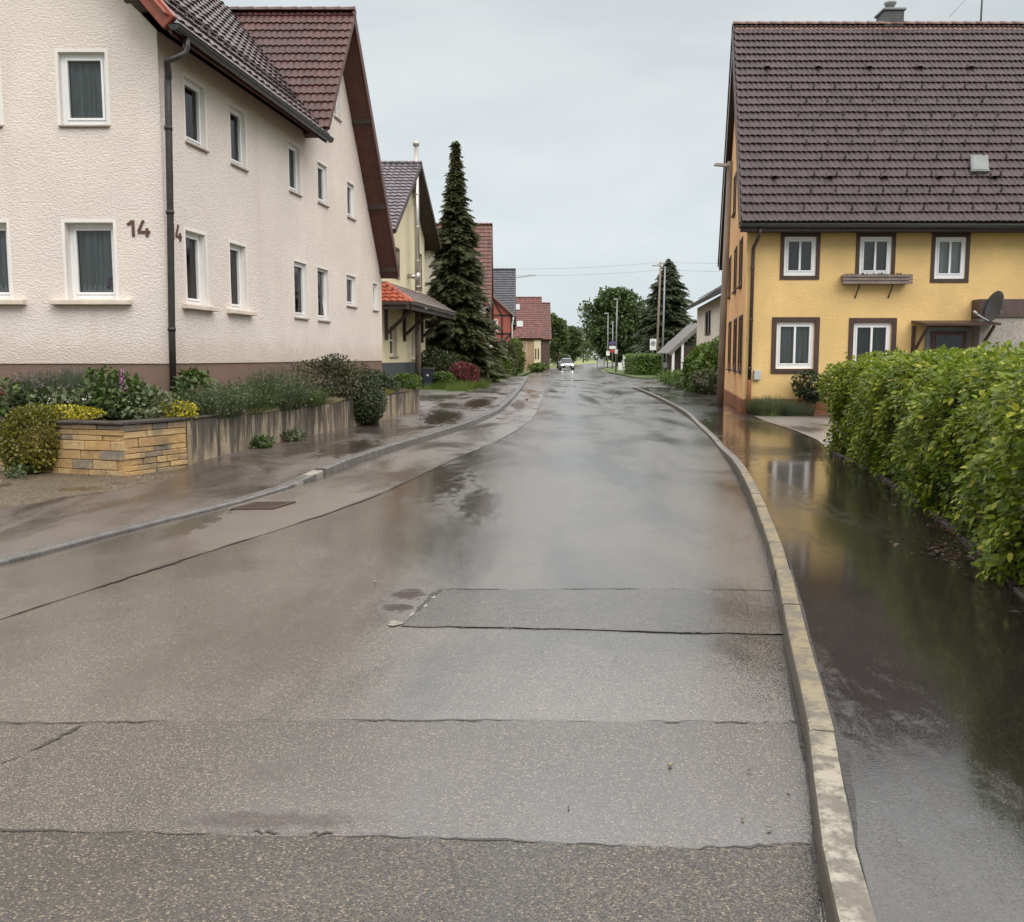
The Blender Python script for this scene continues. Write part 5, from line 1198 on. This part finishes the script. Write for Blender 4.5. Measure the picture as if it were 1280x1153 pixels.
# entrance, canopy and lean-to
DR=MB(); DR.box(11.28,12.48,25.92,25.99,.1,2.42); d_=DR.build('door_surround',M['lead'],HY)
mb=MB(); mb.box(11.40,12.36,25.88,25.919,.12,2.30); dd_=mb.build('door',M['red_wood'],HY,bevel=.01)
mb=MB(); mb.box(11.52,12.24,25.872,25.879,1.45,2.2); mb.build('pane',M['car_glass'],dd_)
mb=MB(); mb.hexa([(10.88,25.05,2.44),(12.86,25.05,2.44),(12.86,25.98,2.54),(10.88,25.98,2.54),(10.88,25.05,2.50),(12.86,25.05,2.50),(12.86,25.98,2.60),(10.88,25.98,2.60)]); cn=mb.build('door_canopy',M['win_brown'],HY)
mb=MB(); mb.bar((10.95,25.95,1.7),(10.95,25.1,2.42),.06,.06); mb.bar((12.70,25.95,1.7),(12.70,25.1,2.42),.06,.06); mb.box(10.90,10.98,25.9,25.98,.1,2.45); mb.build('canopy_post',M['win_brown'],cn)
LT=thing('lean_to','pebble-dashed lean-to with a brown band against the yellow house','lean-to',(14.5,25.7,.06))
mb=MB(); mb.box(12.55,18.3,25.55,25.985,0,2.66); mb.build('wall',M['pebbledash'],LT)
mb=MB(); mb.box(12.50,18.35,25.5,25.988,2.662,3.15); mb.build('fascia',M['band_brown'],LT,bevel=.01)
SD=thing('satellite_dish','grey satellite dish on an arm in front of the brown band','satellite dish',(12.9,25.4,2.6))
mb=MB(); c=Vector((12.78,25.15,2.90)); ax=Vector((-.93,-.12,.28)).normalized(); x_=ax.cross(Vector((0,0,1))).normalized(); y_=x_.cross(ax)
vs=[];fs=[]; n=24
for i,(r_,z_) in enumerate(((0.01,0),(.11,.012),(.22,.042),(.31,.082),(.385,.128))):
    for k in range(n):
        a=2*math.pi*k/n; vs.append(c+x_*math.cos(a)*r_+y_*math.sin(a)*r_*1.1+ax*z_)
for i in range(4):
    for k in range(n): fs.append((i*n+k,i*n+(k+1)%n,(i+1)*n+(k+1)%n,(i+1)*n+k))
m0=len(vs); vs+=[v-ax*.015 for v in vs]; fs+=[tuple(m0+i for i in reversed(f)) for f in fs]; fs+=[(4*n+k,4*n+(k+1)%n,m0+4*n+(k+1)%n,m0+4*n+k) for k in range(n)]
mb.add(vs,fs,True); mb.build('dish',M['dish_grey'],SD)
mb=MB(); mb.bar(c-y_*.40+ax*.1,c+ax*.52-y_*.32,.03,.03); mb.tube([c+ax*.50-y_*.32,c+ax*.60-y_*.28],.035,8); mb.build('feed_arm',M['lamp_grey'],SD)
mb=MB(); mb.tube([c-ax*.02,c-ax*.12-Vector((0,0,.1)),Vector((12.85,25.5,2.72))],.03,8); mb.build('mount',M['galv'],SD)
# beside the yellow house
shrub('rose_shrub','dark shrub trained against the wall under the left lower window',(8.1,25.55,.06),(.46,.34,.42),1700,.075,M['shrub_d'],.35,'shrub',quadleaf(),9,.4)
t,P,D,Z=grassy('lavender','greyish lavender clump at the corner of the yellow house',(6.95,25.5,.06),(.45,.35,.2),1300,.5,M['grey_l'],'lavender',.7)
t,P,D,Z=grassy('lavender','second low clump right of the corner lavender, before the rust plinth',(7.6,25.3,.06),(.4,.3,.2),800,.36,M['lav'],'lavender',.8)
shrub('low_shrub','low dark cushion plant at the foot of the rose shrub',(8.75,25.1,.06),(.4,.3,.16),700,.06,M['shrub_d'],.02,'plant',diamond(),8,.4)
t,P,D,Z=grassy('weed','sparse weed in the crack before the house corner',(6.75,24.7,.06),(.3,.1,.1),80,.16,M['grass_b'],'weed',1.2)
LP=thing('street_lamp','leaning timber pole with a flat lamp arm beside the yellow gable','street lamp',(6.42,29.2,.09))
mb=MB(); mb.tube([(6.42,29.2,-.1),(6.47,29.2,3),(6.56,29.2,7.45)],[.115,.105,.085],12); mb.build('pole',M['pole_wood'],LP)
mb=MB(); mb.bar((6.62,29.2,7.28),(6.25,29.0,7.33),.05,.05); mb.build('arm',M['galv'],LP)
mb=MB(); mb.hexa([(6.02,28.86,7.28),(6.02,29.0,7.28),(6.45,29.2,7.28),(6.45,29.02,7.28),(6.04,28.88,7.36),(6.04,28.98,7.36),(6.43,29.18,7.37),(6.43,29.04,7.37)]); mb.build('lamp_head',M['lamp_grey'],LP,bevel=.01)
# ------------------------------------------------------------------ the near hedge
HG=thing('hedge','long leafy green hedge right of the wet pavement','hedge',(4.2,9.5,.105))
HB=cat([(1.9,1.2),(2.45,3.0),(2.78,4.5),(3.12,5.9),(3.42,6.9),(4.0,9.3),(4.55,12),(4.95,14.75)]); 
def hb(y): return np.array([xat(HB,v) for v in y])
Wd=1.5
def bulge(y,z): return .08*np.sin(y*2.1+z*1.7)+.08*np.sin(y*4.3-z*4.1+1)+.07*np.sin(y*8.1+z*7)+.04*np.sin(y*15+z*11+2)
n=72000
y=2.0+12.9*rg.random(n)**.85; 
part=rg.random(n); z=np.empty(n); x=np.empty(n); nx=np.zeros(n); nz=np.zeros(n); ny=np.zeros(n)
top=1.50+.05*np.sin(y*1.3)+.05*np.sin(y*3.7)+.04*np.sin(y*8)+-np.clip((9-y)*.004,0,.03)
f=part<.58
z[f]=.03+rg.random(f.sum())*(top[f]-.03); dep=rg.random(n)**1.4*.36
lean=.17+.17*(1-np.exp(-((z-.1)/.5)**2)) 
x[f]=hb(y[f])+.30-lean[f]*.9-bulge(y[f],z[f])+dep[f]+np.where(z[f]>top[f]-.25,(z[f]-top[f]+.25)*.7,0); nx[f]=-1; nz[f]=.15+.5*np.clip((z[f]-top[f]+.4)/.4,0,1)
g=~f&(part<.90); u=rg.random(g.sum()); x[g]=hb(y[g])+.15+u*Wd; z[g]=top[g]+.10*np.sin(x[g]*5+y[g]*3)-dep[g]*.7+np.where(u<.12,-.12,0)+.04; nz[g]=1; nx[g]=-.2
h=part>=.90; y[h]=14.85+.14*np.sin(z[h]*0+rg.random(h.sum())*9)-dep[h]+.0; z[h]=.10+rg.random(h.sum())*1.42; x[h]=hb(np.full(h.sum(),14.7))+.08+rg.random(h.sum())*Wd; ny[h]=1
nr=np.stack([nx,ny,nz],1); P=np.stack([x,y,z],1)
dirv=nr*.85+np.array([0,0,-.30])+rdir(n)*.75; up=nr*.45+np.array([0,0,.85])+rdir(n)*.45
gk=nz>.9; dirv[gk]=rdir(gk.sum())*.9+np.array([-.2,0,.25])
scatter('leaves',quadleaf(),P,dirv,up,np.where(y<9,.061,.061)*rg.uniform(.55,1.25,n),M['hedge_leaf'],HG)
# young shoots standing above the clipped top
n=420; y=2.2+12.4*rg.random(n); x=hb(y)+.1+rg.random(n)*1.3; sh=[]
k=np.repeat(np.arange(n),5); P=np.stack([x[k]+rg.normal(size=len(k))*.03,y[k]+rg.normal(size=len(k))*.03,1.46+rg.random(len(k))*.2],1)
scatter('shoots',quadleaf(),P,rdir(len(k))*.7+np.array([0,0,.55]),rdir(len(k))*.5+np.array([0,0,1.]),.066*rg.uniform(.6,1.2,len(k)),M['hedge_leaf'],HG)
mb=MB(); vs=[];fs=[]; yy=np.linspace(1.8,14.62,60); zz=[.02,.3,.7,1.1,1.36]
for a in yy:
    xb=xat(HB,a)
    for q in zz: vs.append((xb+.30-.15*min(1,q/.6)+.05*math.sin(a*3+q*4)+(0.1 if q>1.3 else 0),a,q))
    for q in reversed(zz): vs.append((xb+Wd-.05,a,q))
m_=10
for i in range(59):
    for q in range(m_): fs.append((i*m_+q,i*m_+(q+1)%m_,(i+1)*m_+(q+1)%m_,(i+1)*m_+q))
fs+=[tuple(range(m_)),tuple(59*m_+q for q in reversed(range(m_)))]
mb.add(vs,fs,True); mb.build('shade_core',M['hedge_core'],HG)  # solid core added behind the leaves, coloured dark for the shaded inside
st=MB()
for i in range(60):
    yv=2.2+12.3*i/60+rnd.uniform(-.08,.08); xv=xat(HB,yv)+.22+rnd.uniform(-.05,.1); st.tube([(xv,yv,.05),(xv-.03+rnd.uniform(-.05,.05),yv+rnd.uniform(-.1,.1),.3),(xv-.1,yv+rnd.uniform(-.15,.15),.7)],[.014,.011,.006],5)
st.build('stems',M['bark'],HG)
n=600; y=2.5+12*rg.random(n); P=np.stack([hb(y)+.02+rg.normal(size=n)*.09+.06,y,np.array([zR(v) for v in y])+.004+rg.random(n)*.02],1)
P2=np.stack([rg.normal(3.30,.10,110),rg.normal(7.05,.25,110),.120+rg.random(110)*.01],1); P=np.concatenate([P,P2]); n=len(P)
tag(scatter('leaf_litter',diamond(),P,rdir(n)*np.array([1,1,.15]),np.array([0,0,1.])+rdir(n)*.35,rg.uniform(.025,.07,n),M['litter']),kind='stuff')
mb=MB()
yv=3.0
while yv<14.6:
    a=Vector((xat(HB,yv)+.06,yv,.10)); b=Vector((xat(HB,yv+.95)+.06,yv+.95,.10)); mb.bar(a+Vector((.06,0,-.01)),b+Vector((.06,0,-.01)),.06,.09); yv+=1.0
tag(mb.build('bed_edging',M['coping'],bevel=.01),'dark edging stones along the foot of the near hedge','edging')
# ------------------------------------------------------------------ right side, farther off
for a in [('large_bush','big bright leafy bush behind the yellow gable, right part',(9.2,41.5,.09),(1.05,1.4,1.08),6500,.17,M['bush']),('large_bush','big dark leafy bush behind the yellow house, left part',(8.6,43.2,.09),(.9,1.3,1.0),5200,.16,M['bush']),('low_bush','clipped low bush at the corner of the side street',(8.6,47.3,.09),(1.05,1.1,.36),2200,.13,M['bush']),('dark_bush','dark low plants in front of the big leafy bush',(8.3,39.3,.09),(.75,1.2,.42),1600,.14,M['shrub_b'])]:
    shrub(a[0],a[1],a[2],a[3],a[4],a[5],a[6],.08,'bush',diamond(),12,.4)
HW=thing('house','white house with solar panels on its roof behind the big leafy bush','house',(11,48,.09)); FW=Fr((11.02,48),(.09,1),-1)
mb=MB(); ww=[(1.6,3.4,3.2,4.6),(8.5,11.8,2.9,4.4)]; wallmesh(mb,FW,[(0,0),(16.4,0),(16.4,4.9),(0,4.9)],ww,.12); e=FW.pt(16.4,0); mb.add([(e.x,e.y,0),(e.x+9,e.y,0),(e.x+9,e.y,4.9),(e.x+4.5,e.y,7.4),(e.x,e.y,4.9)],[(0,1,2,3,4)]); mb.add([(11.02,48,0),(20,48,0),(20,48,4.9),(15.5,48,7.4),(11.02,48,4.9)],[(0,1,2,3,4)]); mb.build('wall',M['cream_pale'],HW)
for a in ww: window(HW,FW,*a,.08,bw=.1,mull=True,fm='dark_wood',cm='curtain')
dW=Vector((.09,1,0)).normalized(); oW=FW.pt(-.6,4.95,.8); UW=(Vector((-FW.N[0],-FW.N[1],0))+Vector((0,0,.5))).normalized()
mb=MB(); slab(mb,oW,dW,UW,17.6,5.9,.22); slab(mb,oW+UW*5.9,dW,Vector((UW.x,UW.y,-UW.z)),17.6,5.9,.22); RW=mb.build('roof',M['tile_slate'],HW)
mb=MB(); NW=dW.cross(UW); NW=NW if NW.z>0 else -NW
for i in range(8):
    for j in range(3):
        q=[oW+dW*(1+i*1.9+a)+UW*(.9+j*1.5+b)+NW*.09 for a,b in ((0,0),(1.8,0),(1.8,1.4),(0,1.4))]; mb.hexa([p for p in q]+[p+NW*.05 for p in q])
mb.build('solar_panel',M['solar'],RW)
SH=thing('shed','open wooden shed with a steep pale roof edge beside the lamp posts','shed',(12.8,74,.04))
mb=MB(); q=[Vector((12.05,73,1.85)),Vector((14.6,73,4.2)),Vector((14.6,79,4.2)),Vector((12.05,79,1.85))]; mb.hexa(q+[p+Vector((-.06,0,.08)) for p in q]); mb.build('roof',M['slate_grey'],SH)
mb=MB(); board((11.98,72.95,1.95),(14.55,72.95,4.32),.26,.06,(0,-1,0),mb); mb.build('bargeboard',M['slate_grey'],SH)
mb=MB(); mb.box(12.9,15.2,73.3,78.8,.04,2.5); mb.build('interior_shade',M['dark_wood'],SH)  # dark block filling the open shed, standing in for its shaded interior
for x in (12.4,13.1): 
    mb=MB(); mb.box(x-.09,x+.09,73.0,73.18,.0,1.95+(x-12.05)*.8); mb.build('post',M['white_paint'],SH)
HR=thing('hedge','square clipped hedge on the grass corner of the side street','hedge',(12.2,84,.04))
n=4600; P=np.stack([rg.uniform(10.85,13.2,n),rg.uniform(83.2,92,n),.05+1.75*rg.random(n)],1)
fs_=rg.integers(0,3,n); P[fs_==0,1]=83.2+rg.random((fs_==0).sum())*.25; P[fs_==1,0]=10.85+rg.random((fs_==1).sum())*.25; P[fs_==2,2]=1.75+rg.random((fs_==2).sum())*.1
scatter('leaves',diamond(),P,rdir(n),rdir(n)*.6+np.array([-.3,-.5,.6]),rg.uniform(.12,.24,n),M['bush'],HR)
MB().box(11.05,13.1,83.4,91.8,.0,1.68).build('shade_core',M['hedge_core'],HR)  # block added inside the leaves, its dark colour stands for shade
spruce('spruce','broad layered spruce behind the lamp posts on the right',(16.0,98,.04),11.6,4.0,M['spruce_r'],330,'spruce',.85,.12,.75,15)
def post(name,label,cat,loc,h,r,m,leanx=0,part='pole'):
    t=thing(name,label,cat,loc); mb=MB(); L=Vector(loc); mb.tube([L+Vector((0,0,-.1)),L+Vector((leanx*.5,0,h*.5)),L+Vector((leanx,0,h))],[r*1.15,r,r*.8],10); mb.build(part,M[m],t); return t
t=post('utility_pole','slightly leaning timber pole carrying the overhead wires','utility pole',(13.25,87.2,.04),10.2,.10,'pole_wood',.25)
mb=MB(); mb.bar((13.2,87.2,10.0),(13.9,87.2,10.1),.08,.08); mb.build('crossarm',M['galv'],t)
for x in (13.35,13.75):
    mb=MB(); mb.lathe((x,87.2,10.1),[(.03,0),(.05,.05),(.03,.1),(.05,.15),(.01,.2)],8); mb.build('insulator',M['white_paint'],t)
t=post('street_lamp','grey metal lamp post standing right of the timber pole','street lamp',(13.15,83.2,.04),9.4,.08,'galv',.12)
mb=MB(); mb.bar((13.27,83.2,9.3),(12.6,82.9,9.5),.07,.07); mb.build('arm',M['galv'],t); mb=MB(); mb.box(12.1,12.75,82.8,83.0,9.44,9.56); mb.build('lamp_head',M['lamp_grey'],t,bevel=.02)
t=post('traffic_sign','white square sign with a dark round symbol on a thin post by the lamp posts','sign',(12.75,86,.04),3.3,.035,'galv')
mb=MB(); mb.box(12.46,13.04,85.93,85.96,2.25,3.25); mb.build('sign_plate',M['white_paint'],t,bevel=.01)
mb=MB(); n=20; 
for r0,r1,m__ in ((.15,.22,0),):
    vs=[];fs=[]
    for k in range(n):
        a=2*math.pi*k/n
        for rr in (r0,r1): vs+= [(12.75+math.cos(a)*rr,85.93,2.85+math.sin(a)*rr),(12.75+math.cos(a)*rr,85.92,2.85+math.sin(a)*rr)]
    for k in range(n):
        q=4*k;p=4*((k+1)%n); fs+=[(q+1,q+3,p+3,p+1),(q,q+1,p+1,p),(q+2,p+2,p+3,q+3)]
    mb.add(vs,fs)
mb.tube([(12.75,85.928,2.85),(12.75,85.918,2.85)],.10,16); mb.build('sign_symbol',M['sign_grey'],t)
t=post('traffic_sign','thin post with curved top and small plate between the hedge and the shed','sign',(13.0,80,.04),2.4,.03,'galv')
mb=MB(); mb.box(12.75,13.3,79.93,79.96,.75,1.15); mb.build('sign_plate',M['lamp_grey'],t); mb=MB(); mb.tube([(13.0,80,2.4),(13.02,80,2.75),(13.2,80,2.95),(13.5,80,3.0),(13.75,80,2.85)],.03,8); mb.build('curved_arm',M['galv'],t)
t=post('street_lamp','nearest and tallest of the three grey posts before the round tree','street lamp',(10.95,100,.04),7.6,.075,'galv',.05); mb=MB(); mb.box(10.65,11.05,99.9,100.05,7.62,7.72); mb.build('lamp_head',M['lamp_grey'],t); mb=MB(); mb.box(10.8,11.12,99.88,99.93,2.0,2.45); mb.build('notice',M['white_paint'],t)
t=post('street_lamp','leftmost of the three grey posts before the round tree','street lamp',(15.1,150,.04),8.4,.09,'galv'); mb=MB(); mb.box(14.5,15.2,149.9,150.1,8.42,8.55); mb.build('lamp_head',M['lamp_grey'],t); mb=MB(); mb.box(14.85,15.4,149.8,149.88,1.9,2.6); mb.build('notice',M['white_paint'],t)
t=post('signpost','middle post with violet, white and red direction plates','signpost',(13.75,130,.04),6.5,.07,'galv')
for z,m__,dx in ((3.55,'sign_blue',0),(2.95,'white_paint',.05),(2.45,'sign_red',.05)):
    mb=MB(); mb.add([(13.25+dx,129.88,z-.2),(14.2+dx,129.88,z-.2),(14.35+dx,129.88,z),(14.2+dx,129.88,z+.2),(13.25+dx,129.88,z+.2),(13.25+dx,129.92,z-.2),(14.2+dx,129.92,z-.2),(14.35+dx,129.92,z),(14.2+dx,129.92,z+.2),(13.25+dx,129.92,z+.2)],[(0,1,2,3,4),(9,8,7,6,5)]+[(i,i+5,(i+1)%5+5,(i+1)%5) for i in range(5)]); mb.build('sign_plate',M[m__],t)
t=thing('cabinet','white utility cabinet with several doors on the grass corner','cabinet',(14.5,119,.04)); mb=MB(); mb.box(13.95,15.1,118.8,119.6,.04,1.85); mb.build('body',M['white_paint'],t,bevel=.03); mb=MB(); mb.box(13.9,15.15,118.75,119.65,1.852,1.93); mb.build('cap',M['lamp_grey'],t)
for i in range(3):
    mb=MB(); mb.box(14.0+.36*i,14.32+.36*i,118.77,118.798,.2,1.75); mb.build('door',M['white_paint'],t,bevel=.006)
t=thing('cabinet','small white box beside the nearest grey post','cabinet',(13.4,118,.04)); mb=MB(); mb.box(13.2,13.7,117.9,118.3,.04,.95); mb.build('body',M['white_paint'],t,bevel=.03); mb=MB(); mb.box(13.17,13.73,117.87,118.33,.952,1.0); mb.build('cap',M['lamp_grey'],t)
t=thing('banner','long low white banner standing at the edge of the far field','banner',(27,220,0)); mb=MB(); mb.box(25,29.2,220,220.05,.5,1.5); mb.build('cloth',M['white_paint'],t)
for x in (25.1,27.1,29.1):
    mb=MB(); mb.box(x-.05,x+.05,220.06,220.16,-.1,1.6); mb.build('post',M['grey_wood'],t)
t=thing('notice_board','small framed notice board left of the bend in the road','notice board',(17,185,0)); mb=MB(); mb.box(16.7,17.9,185,185.06,.6,1.7); mb.build('board',M['lamp_grey'],t)
for x in (16.6,17.95):
    mb=MB(); mb.box(x-.06,x+.06,185.0,185.12,-.1,1.9); mb.build('post',M['dark_wood'],t)
# overhead wires
for k,(zl,zr) in enumerate(((10.55,10.2),(9.85,9.5))):
    mb=MB(); a=Vector((-4,100-k,zl+.3));b=Vector((13.6,87.2,zr)); c=Vector((34,82,zr-.1)); P=[]
    for (p,q) in ((a,b),(b,c)):
        for i in range(12):
            u=i/12; P.append(p.lerp(q,u)+Vector((0,0,-1.2*u*(1-u))))
    P.append(c); mb.tube(P,.011,5); tag(mb.build('overhead_wire',M['galv'],None,P[0]),['upper overhead wire crossing the street to the timber pole','lower overhead wire crossing the street to the timber pole'][k],'wire','overhead wires')
t=post('street_lamp','lamp arm reaching out above the roof of the half-timbered house','street lamp',(-1.2,118,.085),11.1,.09,'galv'); mb=MB(); mb.bar((-1.2,118,11.1),(2.3,118,11.6),.09,.09); mb.build('arm',M['galv'],t); mb=MB(); mb.box(2.0,2.9,117.9,118.15,11.55,11.72); mb.build('lamp_head',M['lamp_grey'],t)
# car coming up the street
CX,CY=6.95,119
car=thing('car','silver car with its headlights on coming along the wet road','car',(CX,CY,0))
prof=[(0,.45,.30,.62,.82),(.25,.30,.30,.72,.88),(.9,.25,.30,.86,.9),(1.35,.24,.30,.94,.9),(2.0,.24,.30,.97,.9),(3.6,.24,.30,.98,.9),(4.2,.3,.3,.95,.86),(4.4,.4,.35,.8,.8)]
mb=MB(); vs=[];fs=[]; m_=8
for (y,z0,_,z1,hw) in prof:
    for (x,z) in ((-hw*.9,z0),(-hw,z0+.15),(-hw,z1-.16),(-hw*.88,z1),(hw*.88,z1),(hw,z1-.16),(hw,z0+.15),(hw*.9,z0)): vs.append((CX+x,CY+y,z))
for i in range(len(prof)-1):
    for q in range(m_): fs.append((i*m_+q,i*m_+(q+1)%m_,(i+1)*m_+(q+1)%m_,(i+1)*m_+q))
fs+=[tuple(range(m_)),tuple((len(prof)-1)*m_+q for q in reversed(range(m_)))]
mb.add(vs,fs,True); mb.build('body',M['car_silver'],car)
mb=MB(); mb.hexa([(CX-.80,CY+1.1,.90),(CX+.80,CY+1.1,.90),(CX+.80,CY+3.9,.94),(CX-.80,CY+3.9,.94),(CX-.58,CY+1.95,1.45),(CX+.58,CY+1.95,1.45),(CX+.58,CY+3.3,1.45),(CX-.58,CY+3.3,1.45)]); mb.build('windscreen',M['car_glass'],car,bevel=.05)
mb=MB(); mb.hexa([(CX-.6,CY+1.9,1.44),(CX+.6,CY+1.9,1.44),(CX+.6,CY+3.35,1.44),(CX-.6,CY+3.35,1.44),(CX-.52,CY+2.05,1.50),(CX+.52,CY+2.05,1.50),(CX+.52,CY+3.2,1.50),(CX-.52,CY+3.2,1.50)]); mb.build('roof',M['car_silver'],car,bevel=.03)
mb=MB(); mb.box(CX-.5,CX+.5,CY-.02,CY+.02,.42,.60); mb.build('grille',M['black_paint'],car); mb=MB(); mb.box(CX-.26,CX+.26,CY-.03,CY-.021,.38,.48); mb.build('number_plate',M['white_paint'],car)
for sx in (-1,1):
    mb=MB(); mb.lathe((0,0,0),[(0,0),(.10,0),(.10,.05),(0,.05)],12); mb.v=[(CX+sx*.62+x,CY-.005+z*-.6+.03,.66+y*.75) for x,y,z in mb.v]; mb.build('headlight',M['headlamp'],car)
    mb=MB(); mb.box(CX+sx*.98-.09,CX+sx*.98+.09,CY+1.35,CY+1.5,.95,1.1); mb.build('wing_mirror',M['car_silver'],car,bevel=.03)
    for yy in (.85,3.5):
        mb=MB(); mb.tube([(CX+sx*.70,CY+yy,.32),(CX+sx*.90,CY+yy,.32)],.32,18); wh=mb.build('wheel',M['rubber'],car); mb=MB(); mb.tube([(CX+sx*.885,CY+yy,.32),(CX+sx*.91,CY+yy,.32)],.2,14); mb.build('rim',M['galv'],wh)
# drain grate in the gutter
dg=thing('drain_grate','rusty drain grate in the road beside the left kerb','drain grate',(-2.68,10.1,.004))
mb=MB(); ca=Vector((-2.68,10.08,0)); dx=Vector((.98,.2,0)).normalized(); dy=Vector((.2,.98,0)).normalized()
def dgp(a,b,z): return ca+Vector((.93,.05,0))*a*1.0+Vector((.26,.96,0))*b+Vector((0,0,z))
def dbox(mb,a0,a1,b0,b1,z0,z1): mb.hexa([dgp(a0,b0,z0),dgp(a1,b0,z0),dgp(a1,b1,z0),dgp(a0,b1,z0),dgp(a0,b0,z1),dgp(a1,b0,z1),dgp(a1,b1,z1),dgp(a0,b1,z1)])
dbox(mb,-.24,.24,-.25,-.20,.002,.018); dbox(mb,-.24,.24,.20,.25,.002,.018); dbox(mb,-.24,-.20,-.2,.2,.002,.018); dbox(mb,.20,.24,-.2,.2,.002,.018); mb.build('frame',M['rust'],dg)
mb=MB()
for i in range(9): dbox(mb,-.195+i*.0445,-.170+i*.0445,-.198,.198,.004,.016)
mb.build('grating',M['rust'],dg); mb=MB(); dbox(mb,-.2,.2,-.2,.2,.0055,.0085); mb.build('shaft_dark',M['black_paint'],dg)  # thin black plate between the bars, painted darkness of the shaft
# small things on the road
pos=[(1.33,4.45),(1.12,4.05),(1.2,3.75),(1.0,3.3),(.93,3.5),(1.05,3.9),(.55,4.9),(1.28,4.9),(.2,3.2),(.98,2.9),(.86,3.05),(-.7,2.75),(.4,2.7)]
P=np.array([(x,y,.016) for x,y in pos]); n=len(P)
tag(scatter('fallen_bits',diamond(),P,rdir(n)*np.array([1,1,.1]),np.array([0,0,1.])+rdir(n)*.3,rg.uniform(.012,.03,n),M['litter']),kind='stuff')
for (x,y,r_,lb) in [(.80,3.12,.006,'small pale pebble on the asphalt near the right kerb'),(.62,3.55,.010,'flat white chip lying on the smooth asphalt patch'),(-.98,6.6,.012,'white fleck of paper on the road left of the broken patch')]:
    mb=MB(); mb.lathe((x,y,.012),[(r_*.5,-.004),(r_,.0),(r_*.8,.006),(.001,.009)],9); tag(mb.build('pebble',M['gravel'],None,(x,y,.012)),lb,'pebble')
# repeats of one kind share a group
for o in S.objects:
    if o.parent is None and o.get('label') and not o.get('group'):
        g={'deciduous_tree':'broadleaf trees at the far end of the street','street_lamp':'street lamps along the road','weed':'weeds growing at the edges of the paving','grey_green_clump':'grey-green clumps in the raised bed','dry_ground_cover':'dry trailing plants in the raised bed','cabinet':'white utility cabinets on the grass corner'}.get(o.name.split('.')[0])
        if g: o['group']=g
